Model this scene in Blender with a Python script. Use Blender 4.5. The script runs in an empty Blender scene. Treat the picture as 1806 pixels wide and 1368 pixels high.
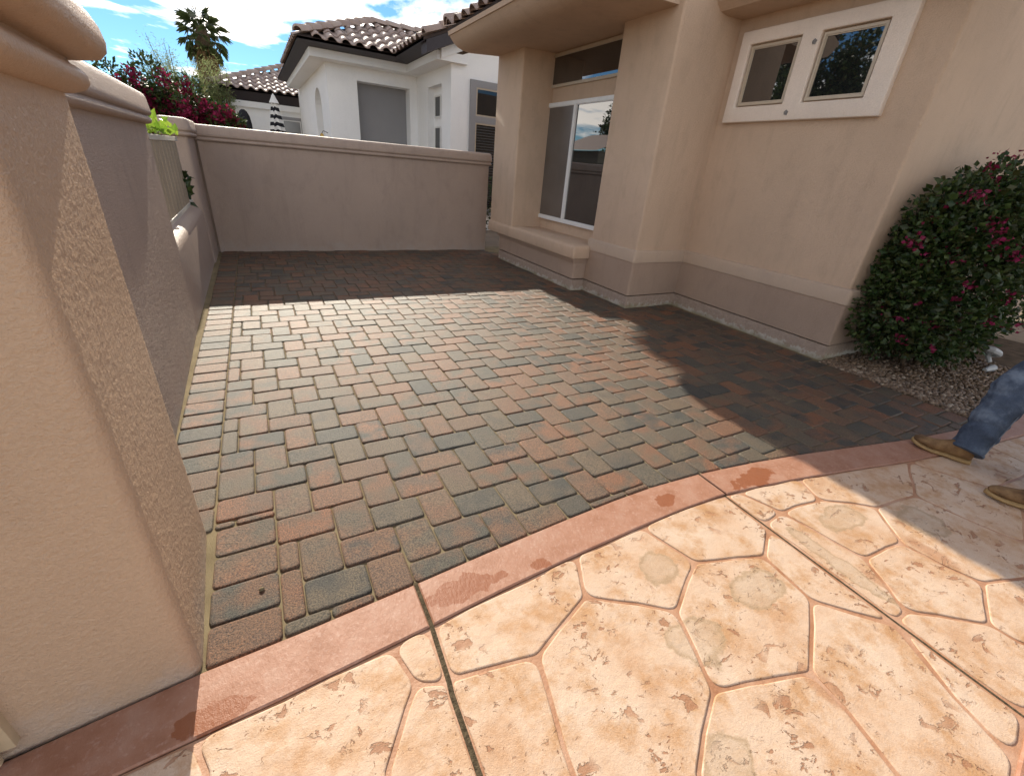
import bpy, bmesh, math, random
from mathutils import Vector, Matrix, noise
random.seed(7)
R = math.radians
sc = bpy.context.scene
col = sc.collection

# ------------------------------------------------------------------ camera
cam_d = bpy.data.cameras.new('camera')
cam = bpy.data.objects.new('camera', cam_d)
col.objects.link(cam)
sc.camera = cam
YAW, PITCH, ROLL, FPX = 0.527836406, -0.46570491, 0.0869081825, 768.24
cy, sy, cp, sp = math.cos(YAW), math.sin(YAW), math.cos(PITCH), math.sin(PITCH)
fw = Vector((sy*cp, cy*cp, sp))
rt = Vector((cy, -sy, 0))
up = rt.cross(fw)
rt2 = rt*math.cos(ROLL) + up*math.sin(ROLL)
up2 = -rt*math.sin(ROLL) + up*math.cos(ROLL)
M = Matrix.Identity(4)
for i in range(3):
    M[i][0], M[i][1], M[i][2] = rt2[i], up2[i], -fw[i]
M[0][3], M[1][3], M[2][3] = 0, 0, 1.5
cam.matrix_world = M
cam_d.sensor_width = 36
cam_d.lens = FPX/1806*36
cam_d.clip_start = 0.02
cam_d.clip_end = 2000

# ------------------------------------------------------------------ light
SUN = Vector((0.014, 1.0, 0.562)).normalized()
ELEV = math.asin(SUN.z)
w = bpy.data.worlds.new('World')
sc.world = w
w.use_nodes = True
nt = w.node_tree
bgn = nt.nodes['Background']
sky = nt.nodes.new('ShaderNodeTexSky')
sky.sky_type = 'NISHITA'
sky.sun_disc = False
sky.sun_elevation = ELEV
sky.sun_rotation = math.atan2(SUN.x, SUN.y)
sky.air_density = 1.0
sky.dust_density = 0.05
sky.ozone_density = 3.0
tc = nt.nodes.new('ShaderNodeTexCoord')
sep = nt.nodes.new('ShaderNodeSeparateXYZ')
nt.links.new(tc.outputs['Generated'], sep.inputs[0])
zc = nt.nodes.new('ShaderNodeMath'); zc.operation = 'MAXIMUM'; zc.inputs[1].default_value = 0.0
nt.links.new(sep.outputs[2], zc.inputs[0])
za = nt.nodes.new('ShaderNodeMath'); za.operation = 'ADD'; za.inputs[1].default_value = 0.12
nt.links.new(zc.outputs[0], za.inputs[0])
dx = nt.nodes.new('ShaderNodeMath'); dx.operation = 'DIVIDE'
nt.links.new(sep.outputs[0], dx.inputs[0]); nt.links.new(za.outputs[0], dx.inputs[1])
dy = nt.nodes.new('ShaderNodeMath'); dy.operation = 'DIVIDE'
nt.links.new(sep.outputs[1], dy.inputs[0]); nt.links.new(za.outputs[0], dy.inputs[1])
cmb = nt.nodes.new('ShaderNodeCombineXYZ')
nt.links.new(dx.outputs[0], cmb.inputs[0]); nt.links.new(dy.outputs[0], cmb.inputs[1])
cmb.inputs[2].default_value = 8.4
cn = nt.nodes.new('ShaderNodeTexNoise')
cn.inputs['Scale'].default_value = 1.15
cn.inputs['Detail'].default_value = 9
cn.inputs['Roughness'].default_value = 0.56
cn.inputs['Distortion'].default_value = 0.25
nt.links.new(cmb.outputs[0], cn.inputs['Vector'])
cr = nt.nodes.new('ShaderNodeValToRGB')
cr.color_ramp.elements[0].position = 0.47
cr.color_ramp.elements[1].position = 0.57
nt.links.new(cn.outputs['Fac'], cr.inputs[0])
# clouds: as bright as the sky round them, plus white light of their own
lum = nt.nodes.new('ShaderNodeRGBToBW')
nt.links.new(sky.outputs[0], lum.inputs[0])
lm = nt.nodes.new('ShaderNodeMath'); lm.operation = 'MULTIPLY_ADD'
lm.inputs[1].default_value = 0.9; lm.inputs[2].default_value = 7.5
nt.links.new(lum.outputs[0], lm.inputs[0])
mixc = nt.nodes.new('ShaderNodeMixRGB')
nt.links.new(cr.outputs[0], mixc.inputs[0])
# the clear sky between the clouds is a deep desert blue
deep = nt.nodes.new('ShaderNodeMixRGB'); deep.blend_type = 'MULTIPLY'
deep.inputs[0].default_value = 1.0
deep.inputs[2].default_value = (0.37, 0.55, 0.70, 1)
nt.links.new(sky.outputs[0], deep.inputs[1])
nt.links.new(deep.outputs[0], mixc.inputs[1])
wrm = nt.nodes.new('ShaderNodeMixRGB'); wrm.blend_type = 'MULTIPLY'
wrm.inputs[0].default_value = 1.0
wrm.inputs[2].default_value = (1.0, 0.93, 0.85, 1)
nt.links.new(lm.outputs[0], wrm.inputs[1])
nt.links.new(wrm.outputs[0], mixc.inputs[2])
nt.links.new(mixc.outputs[0], bgn.inputs[0])
bgn.inputs[1].default_value = 0.085

sun_d = bpy.data.lights.new('sun', 'SUN')
sun_d.energy = 3.35
sun_d.angle = R(0.5)
sun_d.color = (1.0, 0.91, 0.76)
sun = bpy.data.objects.new('sun', sun_d)
col.objects.link(sun)
sun.rotation_euler = SUN.to_track_quat('Z', 'Y').to_euler()
sun.location = (0, 20, 20)

sc.view_settings.view_transform = 'Standard'
sc.view_settings.look = 'None'
sc.view_settings.gamma = 1
sc.view_settings.use_curve_mapping = False
sc.view_settings.exposure = 1.25
sc.cycles.max_bounces = 10
sc.cycles.diffuse_bounces = 6

# ------------------------------------------------------------------ materials
class NT:
    """small helper round a material's node tree"""
    def __init__(self, name, rough=0.7, spec=0.5, metallic=0.0):
        self.m = bpy.data.materials.new(name)
        self.m.use_nodes = True
        self.t = self.m.node_tree
        self.b = self.t.nodes['Principled BSDF']
        self.b.inputs['Roughness'].default_value = rough
        self.b.inputs['Specular IOR Level'].default_value = spec
        self.b.inputs['Metallic'].default_value = metallic
        self.geo = self.t.nodes.new('ShaderNodeNewGeometry')
        self.pos = self.geo.outputs['Position']
    def n(self, typ, **kw):
        nd = self.t.nodes.new('ShaderNode'+typ)
        for k, v in kw.items():
            setattr(nd, k, v)
        return nd
    def link(self, a, b):
        self.t.links.new(a, b)
    def setin(self, sock, v):
        if hasattr(v, 'links') or isinstance(v, bpy.types.NodeSocket):
            self.link(v, sock)
        else:
            if isinstance(v, (tuple, list)) and len(v) == 3 and sock.type == 'RGBA':
                v = (*v, 1)
            sock.default_value = v
    def noise(self, scale, detail=4, rough=0.55, vec=None, dist=0.0, stretch=None):
        nd = self.n('TexNoise')
        nd.inputs['Scale'].default_value = scale
        nd.inputs['Detail'].default_value = detail
        nd.inputs['Roughness'].default_value = rough
        nd.inputs['Distortion'].default_value = dist
        v = vec or self.pos
        if stretch:
            mp = self.n('Mapping')
            mp.inputs['Scale'].default_value = stretch
            self.link(v, mp.inputs['Vector'])
            v = mp.outputs[0]
        self.link(v, nd.inputs['Vector'])
        return nd.outputs['Fac']
    def ramp(self, fac, stops, smooth=False):
        nd = self.n('ValToRGB')
        el = nd.color_ramp.elements
        while len(el) < len(stops):
            el.new(0.5)
        for e, (p, c) in zip(el, stops):
            e.position = p
            e.color = (*c, 1) if isinstance(c, (tuple, list)) else (c, c, c, 1)
        if smooth:
            nd.color_ramp.interpolation = 'EASE'
        self.link(fac, nd.inputs[0])
        return nd.outputs['Color']
    def math(self, op, a, b=0.0, clamp=False):
        nd = self.n('Math', operation=op, use_clamp=clamp)
        self.setin(nd.inputs[0], a); self.setin(nd.inputs[1], b)
        return nd.outputs[0]
    def mix(self, fac, a, b, mode='MIX'):
        nd = self.n('MixRGB', blend_type=mode)
        self.setin(nd.inputs[0], fac); self.setin(nd.inputs[1], a); self.setin(nd.inputs[2], b)
        return nd.outputs[0]
    def color(self, c):
        self.setin(self.b.inputs['Base Color'], c)
    def rough(self, c):
        self.setin(self.b.inputs['Roughness'], c)
    def bump(self, h, dist, strength=1.0, prev=None):
        nd = self.n('Bump')
        nd.inputs['Distance'].default_value = dist
        nd.inputs['Strength'].default_value = strength
        self.link(h, nd.inputs['Height'])
        if prev is not None:
            self.link(prev, nd.inputs['Normal'])
        self.link(nd.outputs[0], self.b.inputs['Normal'])
        return nd.outputs[0]
    def rnd(self):
        """a random value per piece: per mesh island plus per object"""
        oi = self.n('ObjectInfo')
        return self.math('FRACT', self.math('ADD', self.geo.outputs['Random Per Island'], oi.outputs['Random']))
    def blobs(self, spots, wob=0.5, scale=9.0):
        """0..1 mask of irregular patches at (x, y, rx, ry) on the ground"""
        s = self.n('SeparateXYZ'); self.link(self.pos, s.inputs[0])
        nz = self.noise(scale, 5, 0.6)
        out = None
        for (x, y, rx, ry) in spots:
            a = self.math('DIVIDE', self.math('SUBTRACT', s.outputs[0], x), rx)
            b = self.math('DIVIDE', self.math('SUBTRACT', s.outputs[1], y), ry)
            d = self.math('SQRT', self.math('ADD', self.math('MULTIPLY', a, a), self.math('MULTIPLY', b, b)))
            out = d if out is None else self.math('MINIMUM', out, d)
        d = self.math('ADD', out, self.math('MULTIPLY', self.math('SUBTRACT', nz, 0.5), wob*3))
        return d

def stucco(name, base, var=0.08, stain=(0.30, 0.24, 0.2), stain_amt=0.35, bump=1.0, spec=0.3, rough=0.75):
    t = NT(name, rough, spec)
    big = t.noise(0.9, 5, 0.6)
    med = t.noise(6, 5, 0.65, stretch=(1, 1, 0.55))
    fine = t.noise(120, 4, 0.6)
    c0 = tuple(x*(1-var) for x in base)
    c1 = tuple(min(1, x*(1+var)) for x in base)
    c = t.ramp(big, [(0.3, c0), (0.7, c1)])
    c = t.mix(t.math('MULTIPLY', t.ramp(med, [(0.52, 0.0), (0.8, 1.0)]), stain_amt), c, stain)
    c = t.mix(0.22, c, t.ramp(fine, [(0.3, tuple(x*0.6 for x in base)), (0.7, c1)]))
    streak = t.noise(5.5, 5, 0.65, stretch=(1, 1, 0.12))
    c = t.mix(t.math('MULTIPLY', t.ramp(streak, [(0.54, 0.0), (0.72, 1.0)]), stain_amt*0.6), c, stain)
    sz = t.n('SeparateXYZ'); t.link(t.pos, sz.inputs[0])
    spl = t.math('SUBTRACT', t.noise(7, 5, 0.7), t.math('MULTIPLY', sz.outputs[2], 1.6))
    c = t.mix(t.math('MULTIPLY', t.ramp(spl, [(0.30, 0.0), (0.52, 1.0)]), 0.45*min(1, stain_amt*3)), c, tuple(min(1, x*0.55+0.2) for x in base))
    t.color(c)
    g1 = t.noise(170, 3, 0.65)
    g2 = t.noise(70, 3, 0.5)
    h = t.math('ADD', t.math('MULTIPLY', g1, 0.7), t.math('MULTIPLY', g2, 0.6))
    n1 = t.bump(t.noise(9, 3, 0.5), 0.010*bump, 0.6)
    t.bump(h, 0.011*bump, 1.0, n1)
    return t.m

M_house = stucco('stucco peach', (0.60, 0.44, 0.315), stain=(0.40, 0.29, 0.205), stain_amt=0.5, bump=0.9)
M_plinth = stucco('stucco mauve', (0.42, 0.305, 0.23), stain=(0.30, 0.215, 0.165), stain_amt=0.5, bump=0.9)
M_belt = stucco('stucco belt', (0.52, 0.395, 0.295), stain=(0.38, 0.29, 0.235), bump=0.7)
M_wall = stucco('stucco taupe', (0.45, 0.34, 0.272), stain=(0.29, 0.215, 0.17), stain_amt=0.5, bump=0.9, spec=0.5, rough=0.5)
M_pier = stucco('stucco tan', (0.53, 0.365, 0.24), stain=(0.41, 0.275, 0.18), bump=0.5, spec=0.6, rough=0.4)
M_trim = stucco('stucco pale trim', (0.78, 0.67, 0.57), stain=(0.62, 0.52, 0.43), bump=0.6)
M_white = stucco('stucco white', (0.88, 0.88, 0.87), 0.03, (0.6, 0.6, 0.6), 0.15, bump=0.5)
M_grey = stucco('stucco grey', (0.30, 0.295, 0.30), 0.05, (0.25, 0.25, 0.25), 0.2, bump=0.5)

def simple(name, c, rough=0.6, spec=0.5, var=0.12, scale=14, metallic=0.0, bump=0.0, bscale=60):
    t = NT(name, rough, spec, metallic)
    f = t.noise(scale, 4, 0.6)
    t.color(t.ramp(f, [(0.3, tuple(x*(1-var) for x in c)), (0.7, tuple(min(1, x*(1+var)) for x in c))]))
    if bump:
        t.bump(t.noise(bscale, 4, 0.6), bump)
    return t.m

def mk_base():
    t = NT('footing concrete', 0.9, 0.2)
    e = t.noise(26, 6, 0.7)
    f = t.noise(60, 4, 0.6)
    c = t.ramp(e, [(0.35, (0.35, 0.26, 0.205)), (0.6, (0.42, 0.325, 0.26))])
    sz = t.n('SeparateXYZ'); t.link(t.pos, sz.inputs[0])
    chip = t.math('SUBTRACT', t.noise(17, 6, 0.7), t.math('MULTIPLY', sz.outputs[2], 3.2))
    c = t.mix(t.ramp(chip, [(0.36, 0.0), (0.40, 1.0)]), c, (0.55, 0.50, 0.43))
    moss = t.math('SUBTRACT', t.noise(4, 4, 0.6), t.math('MULTIPLY', sz.outputs[2], 5.0))
    c = t.mix(t.math('MULTIPLY', t.ramp(moss, [(0.30, 0.0), (0.55, 1.0)]), 0.7), c, (0.20, 0.175, 0.075))
    t.color(t.mix(t.math('MULTIPLY', f, 0.35), c, (0.2, 0.15, 0.11)))
    n1 = t.bump(e, 0.02)
    t.bump(f, 0.004, 1, n1)
    return t.m
M_base = mk_base()

def mk_paver():
    t = NT('concrete paver', 0.62, 0.38)
    r = t.rnd()
    r2 = t.math('FRACT', t.math('MULTIPLY', r, 17.31))
    blot = t.noise(7, 3, 0.5)
    base = t.ramp(r, [(0.0, (0.044, 0.044, 0.040)), (0.16, (0.066, 0.062, 0.050)), (0.36, (0.096, 0.078, 0.055)),
                      (0.56, (0.118, 0.083, 0.053)), (0.74, (0.150, 0.078, 0.045)), (0.88, (0.185, 0.080, 0.040)), (1.0, (0.088, 0.070, 0.050))])
    alt = t.ramp(r2, [(0.0, (0.044, 0.045, 0.041)), (0.33, (0.096, 0.073, 0.050)), (0.66, (0.165, 0.077, 0.042)), (1.0, (0.11, 0.072, 0.05))])
    c = t.mix(t.ramp(blot, [(0.42, 0.0), (0.62, 1.0)]), base, alt)
    grain = t.noise(150, 5, 0.78)
    c = t.mix(0.95, c, t.ramp(grain, [(0.38, (0.10, 0.10, 0.10)), (0.5, (0.5, 0.5, 0.5)), (0.62, (1.0, 0.96, 0.88))]), 'OVERLAY')
    lite = t.ramp(t.noise(240, 3, 0.6), [(0.60, 0.0), (0.72, 1.0)])
    c = t.mix(t.math('MULTIPLY', lite, 0.28), c, (0.26, 0.21, 0.15))
    dirt = t.noise(3.1, 4, 0.6)
    c = t.mix(t.math('MULTIPLY', t.ramp(dirt, [(0.45, 0.0), (0.75, 1.0)]), 0.22), c, (0.14, 0.105, 0.065))
    t.color(c)
    t.rough(t.ramp(grain, [(0.3, 0.46), (0.7, 0.66)]))
    n1 = t.bump(t.noise(40, 3, 0.5), 0.004, 0.6)
    t.bump(grain, 0.0060, 1.0, n1)
    return t.m
M_paver = mk_paver()

def mk_sand():
    t = NT('joint sand', 0.95, 0.1)
    c = t.ramp(t.noise(5, 4, 0.6), [(0.3, (0.18, 0.14, 0.08)), (0.7, (0.30, 0.24, 0.145))])
    c = t.mix(t.math('MULTIPLY', t.noise(500, 2, 0.6), 0.5), c, (0.16, 0.13, 0.08))
    t.color(c)
    t.bump(t.noise(350, 3, 0.7), 0.003)
    return t.m
M_sand = mk_sand()

def mk_flag():
    t = NT('stamped concrete flagstone', 0.6, 0.35)
    big = t.noise(3.0, 5, 0.65)
    c = t.ramp(big, [(0.34, (0.42, 0.235, 0.125)), (0.46, (0.51, 0.345, 0.235)), (0.64, (0.55, 0.41, 0.305))])
    tint = t.noise(6.5, 6, 0.7)
    c = t.mix(t.math('MULTIPLY', t.ramp(tint, [(0.47, 0.0), (0.64, 1.0)]), 0.85), c, (0.38, 0.185, 0.065))
    # worn chips: clustered hollows showing the brown release colour
    cl = t.ramp(t.noise(4.2, 3, 0.5), [(0.44, 0.0), (0.54, 1.0)])
    ch = t.noise(12, 6, 0.62, dist=0.5, stretch=(1.0, 1.4, 1))
    chip = t.math('MULTIPLY', t.ramp(ch, [(0.590, 0.0), (0.606, 1.0)]), cl)
    ch2 = t.ramp(t.noise(48, 5, 0.6, dist=0.6), [(0.645, 0.0), (0.665, 1.0)])
    chips = t.math('MAXIMUM', chip, t.math('MULTIPLY', ch2, cl))
    c = t.mix(t.math('MULTIPLY', chips, 0.85), c, (0.27, 0.10, 0.035))
    # drying water: greyish patches with a sharper rim
    d = t.blobs([(1.30, 0.83, 0.10, 0.09), (1.18, 0.52, 0.12, 0.10), (1.62, 0.57, 0.17, 0.08), (2.46, 0.66, 0.17, 0.09),
                 (2.10, 0.50, 0.05, 0.26), (2.86, 0.46, 0.14, 0.12), (0.98, 0.22, 0.10, 0.07)], 0.5, 8)
    wetm = t.ramp(d, [(0.86, 1.0), (0.97, 0.0)])
    c = t.mix(t.math('MULTIPLY', wetm, 0.5), c, (0.40, 0.30, 0.21))
    rim = t.math('MULTIPLY', t.ramp(d, [(0.66, 0.0), (0.84, 1.0)]), wetm)
    c = t.mix(t.math('MULTIPLY', rim, 0.6), c, (0.27, 0.165, 0.075))
    d2 = t.blobs([(2.62, 0.33, 0.05, 0.14), (1.46, 0.22, 0.05, 0.10), (2.17, 0.36, 0.03, 0.09)], 0.3, 14)
    c = t.mix(t.math('MULTIPLY', t.ramp(d2, [(0.6, 1.0), (1.1, 0.0)]), 0.75), c, (0.36, 0.17, 0.08))
    fine = t.noise(220, 3, 0.6)
    c = t.mix(0.12, c, t.ramp(fine, [(0.3, (0.3, 0.2, 0.12)), (0.7, (0.85, 0.75, 0.6))]))
    t.color(c)
    inv = t.math('SUBTRACT', 1.0, chips)
    n1 = t.bump(inv, 0.004, 0.9)
    n2 = t.bump(t.noise(14, 6, 0.65), 0.010, 0.5, n1)
    t.bump(fine, 0.0016, 0.7, n2)
    return t.m
M_flag = mk_flag()

def mk_border():
    t = NT('sealed red border concrete', 0.35, 0.4)
    big = t.noise(8, 5, 0.65)
    c = t.ramp(big, [(0.3, (0.28, 0.125, 0.07)), (0.5, (0.34, 0.17, 0.108)), (0.72, (0.38, 0.22, 0.155))])
    d = t.blobs([(0.50, 1.09, 0.16, 0.06), (0.83, 1.055, 0.06, 0.035), (1.66, 1.14, 0.08, 0.045), (2.32, 1.07, 0.20, 0.065), (-0.33, 0.985, 0.10, 0.05)], 0.7, 11)
    wet = t.ramp(d, [(0.86, 1.0), (0.93, 0.0)])
    c = t.mix(t.math('MULTIPLY', wet, 0.85), c, (0.235, 0.075, 0.028))
    sp = t.noise(70, 4, 0.6)
    dry = t.math('SUBTRACT', 1.0, wet)
    c = t.mix(t.math('MULTIPLY', t.math('MULTIPLY', t.ramp(sp, [(0.55, 0.0), (0.75, 1.0)]), 0.3), dry), c, (0.62, 0.45, 0.38))
    t.color(c)
    t.rough(t.ramp(wet, [(0.0, 0.55), (1.0, 0.45)]))
    n1 = t.bump(t.noise(60, 4, 0.6, stretch=(1.4, 0.7, 1)), 0.0028, 0.8)
    t.bump(t.noise(260, 3, 0.6), 0.0015, 0.6, n1)
    return t.m
M_border = mk_border()

def mk_joint():
    t = NT('flagstone joint', 0.5, 0.4)
    c = t.ramp(t.noise(7, 5, 0.6), [(0.32, (0.30, 0.135, 0.065)), (0.5, (0.40, 0.215, 0.125)), (0.68, (0.48, 0.30, 0.205))])
    t.color(c)
    t.bump(t.noise(120, 4, 0.6), 0.002)
    return t.m
M_joint = mk_joint()
M_moss = simple('mossy dirt', (0.085, 0.065, 0.04), 0.95, 0.1, 0.5, 60, bump=0.006, bscale=160)
M_ground = simple('dry ground', (0.28, 0.22, 0.16), 0.95, 0.1, 0.25, 1.5, bump=0.01, bscale=30)
M_soil = simple('bed soil', (0.10, 0.07, 0.045), 0.95, 0.1, 0.4, 9, bump=0.01, bscale=50)

def mk_pebble():
    t = NT('river pebbles', 0.55, 0.4)
    r = t.rnd()
    c = t.ramp(r, [(0.0, (0.05, 0.028, 0.014)), (0.3, (0.10, 0.056, 0.026)), (0.55, (0.165, 0.10, 0.05)), (0.78, (0.13, 0.075, 0.04)), (0.9, (0.30, 0.22, 0.15)), (1.0, (0.38, 0.31, 0.23))])
    c = t.mix(0.3, c, t.ramp(t.noise(90, 3, 0.6), [(0.3, (0.12, 0.08, 0.05)), (0.7, (0.5, 0.38, 0.28))]))
    t.color(c)
    return t.m
M_pebble = mk_pebble()

def mk_tile():
    t = NT('clay roof tile', 0.55, 0.4)
    r = t.rnd()
    c = t.ramp(r, [(0.0, (0.34, 0.245, 0.205)), (0.5, (0.41, 0.305, 0.255)), (1.0, (0.47, 0.37, 0.315))])
    c = t.mix(t.math('MULTIPLY', t.noise(9, 4, 0.6), 0.4), c, (0.30, 0.25, 0.22))
    t.color(c)
    t.bump(t.noise(80, 3, 0.6), 0.002)
    return t.m
M_tile = mk_tile()
M_fascia = simple('dark brown eave paint', (0.035, 0.027, 0.03), 0.55, 0.4, 0.15)
M_deck = simple('roof underlay', (0.06, 0.045, 0.04), 0.9, 0.1)
M_alu = simple('white window frame', (0.72, 0.72, 0.70), 0.4, 0.5, 0.04)
M_vinyl = simple('beige window frame', (0.46, 0.385, 0.29), 0.45, 0.5, 0.05)

def mk_glass(name, c, rough=0.015):
    t = NT(name, rough, 1.0)
    t.b.inputs['IOR'].default_value = 1.85
    t.color(t.ramp(t.noise(2.5, 3, 0.5), [(0.3, tuple(x*0.7 for x in c)), (0.7, tuple(x*1.3 for x in c))]))
    t.bump(t.noise(1.3, 2, 0.5), 0.004, 0.25)
    return t.m
M_glass = mk_glass('window glass', (0.012, 0.013, 0.014))
M_dim = mk_glass('dim window glass', (0.012, 0.013, 0.014)); M_dim.node_tree.nodes['Principled BSDF'].inputs['IOR'].default_value = 1.35
M_screen = mk_glass('insect screen', (0.07, 0.064, 0.06), 0.3)
M_blind = simple('dark blind slat', (0.05, 0.05, 0.055), 0.5, 0.5)
M_slat = simple('tan screen slat', (0.40, 0.32, 0.225), 0.55, 0.4, 0.1, 2)
M_rail = simple('pale screen rail', (0.62, 0.58, 0.5), 0.45, 0.5, 0.08)
M_post = simple('beige gate paint', (0.5, 0.38, 0.24), 0.5, 0.4, 0.08)
M_patch = simple('grey filler', (0.2, 0.19, 0.18), 0.9, 0.2, 0.3, 60)

def mk_leaf(name, cols, rough=0.45, trans=0.25):
    t = NT(name, rough, 0.4)
    r = t.rnd()
    n = len(cols)
    t.color(t.ramp(r, [(i/(n-1), c) for i, c in enumerate(cols)]))
    tr = t.n('BsdfTranslucent')
    t.link(t.t.nodes[[x.name for x in t.t.nodes if x.bl_idname == 'ShaderNodeValToRGB'][0]].outputs[0], tr.inputs[0])
    ms = t.n('MixShader'); ms.inputs[0].default_value = trans
    out = t.t.nodes['Material Output']
    t.link(t.b.outputs[0], ms.inputs[1]); t.link(tr.outputs[0], ms.inputs[2]); t.link(ms.outputs[0], out.inputs[0])
    return t.m
M_leaf = mk_leaf('bougainvillea leaf', [(0.016, 0.036, 0.009), (0.026, 0.056, 0.012), (0.042, 0.075, 0.016), (0.06, 0.06, 0.018), (0.02, 0.036, 0.01), (0.085, 0.125, 0.03), (0.018, 0.034, 0.01)])
M_bract = mk_leaf('magenta bract', [(0.17, 0.010, 0.035), (0.24, 0.014, 0.06), (0.31, 0.022, 0.095), (0.13, 0.012, 0.025)], 0.6, 0.4)
M_lime = mk_leaf('bright climber leaf', [(0.12, 0.22, 0.02), (0.2, 0.32, 0.03), (0.26, 0.36, 0.05)], 0.4, 0.5)
M_palm = mk_leaf('palm frond', [(0.05, 0.07, 0.022), (0.07, 0.10, 0.03), (0.10, 0.12, 0.045)], 0.4, 0.2)
M_dead = mk_leaf('dead frond', [(0.16, 0.09, 0.035), (0.24, 0.14, 0.06)], 0.8, 0.2)
M_feather = mk_leaf('feathery leaf', [(0.15, 0.19, 0.07), (0.21, 0.25, 0.10), (0.27, 0.30, 0.14)], 0.6, 0.45)
M_bark = simple('bark', (0.12, 0.085, 0.055), 0.9, 0.1, 0.4, 20, bump=0.01, bscale=30)
M_wood = simple('weathered siding', (0.22, 0.20, 0.15), 0.7, 0.3, 0.12)
M_black = simple('black canvas', (0.02, 0.02, 0.024), 0.8, 0.2)
M_canvas = simple('white canvas', (0.72, 0.71, 0.68), 0.8, 0.2, 0.05)
M_metal = simple('dark metal', (0.05, 0.045, 0.04), 0.4, 0.5, 0.1, metallic=0.6)
M_amber = simple('amber lantern glass', (0.55, 0.33, 0.06), 0.2, 0.5)
M_orn = simple('white ornament', (0.42, 0.42, 0.41), 0.5, 0.4, 0.1)

def mk_denim():
    t = NT('blue denim', 0.85, 0.15)
    c = t.ramp(t.noise(7, 5, 0.6), [(0.36, (0.024, 0.034, 0.055)), (0.52, (0.055, 0.074, 0.108)), (0.66, (0.17, 0.205, 0.25))])
    wv = t.noise(900, 2, 0.5, stretch=(1, 1, 0.4))
    c = t.mix(0.25, c, t.ramp(wv, [(0.3, (0.01, 0.015, 0.035)), (0.7, (0.25, 0.3, 0.38))]))
    t.color(c)
    n1 = t.bump(t.noise(26, 4, 0.6, stretch=(1, 1, 1.8)), 0.012, 0.7)
    t.bump(wv, 0.0012, 0.6, n1)
    return t.m
M_denim = mk_denim()
def mk_suede():
    t = NT('tan work boot leather', 0.75, 0.25)
    c = t.ramp(t.noise(12, 5, 0.65), [(0.35, (0.10, 0.055, 0.025)), (0.5, (0.18, 0.10, 0.045)), (0.68, (0.27, 0.165, 0.075))])
    t.color(c)
    n1 = t.bump(t.noise(30, 4, 0.6), 0.006, 0.6)
    t.bump(t.noise(400, 3, 0.6), 0.001, 0.6, n1)
    return t.m
M_boot = mk_suede()
M_sole = simple('crepe sole', (0.33, 0.21, 0.09), 0.7, 0.3, 0.15, 40, bump=0.001, bscale=200)
M_skin = simple('skin', (0.45, 0.27, 0.19), 0.5, 0.4, 0.08)
M_shirt = simple('grey cotton', (0.22, 0.23, 0.25), 0.9, 0.1, 0.1)
M_hair = simple('dark hair', (0.03, 0.02, 0.015), 0.6, 0.4)

# ------------------------------------------------------------------ builders
WL = {}          # world location of each object's origin
def reg(o, parent, loc):
    col.objects.link(o)
    loc = Vector(loc)
    if parent is not None:
        o.parent = parent
        o.location = loc - WL[parent.name]
    else:
        o.location = loc
    WL[o.name] = loc.copy()
    return o
def thing(name, label, cat, loc=(0, 0, 0), group=None, parent=None, kind=None):
    o = reg(bpy.data.objects.new(name, None), parent, loc)
    o.empty_display_size = 0.2
    if label: o['label'] = label
    if cat: o['category'] = cat
    if group: o['group'] = group
    if kind: o['kind'] = kind
    return o
def tag(o, label=None, cat=None, group=None, kind=None):
    if label: o['label'] = label
    if cat: o['category'] = cat
    if group: o['group'] = group
    if kind: o['kind'] = kind
    return o

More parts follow.
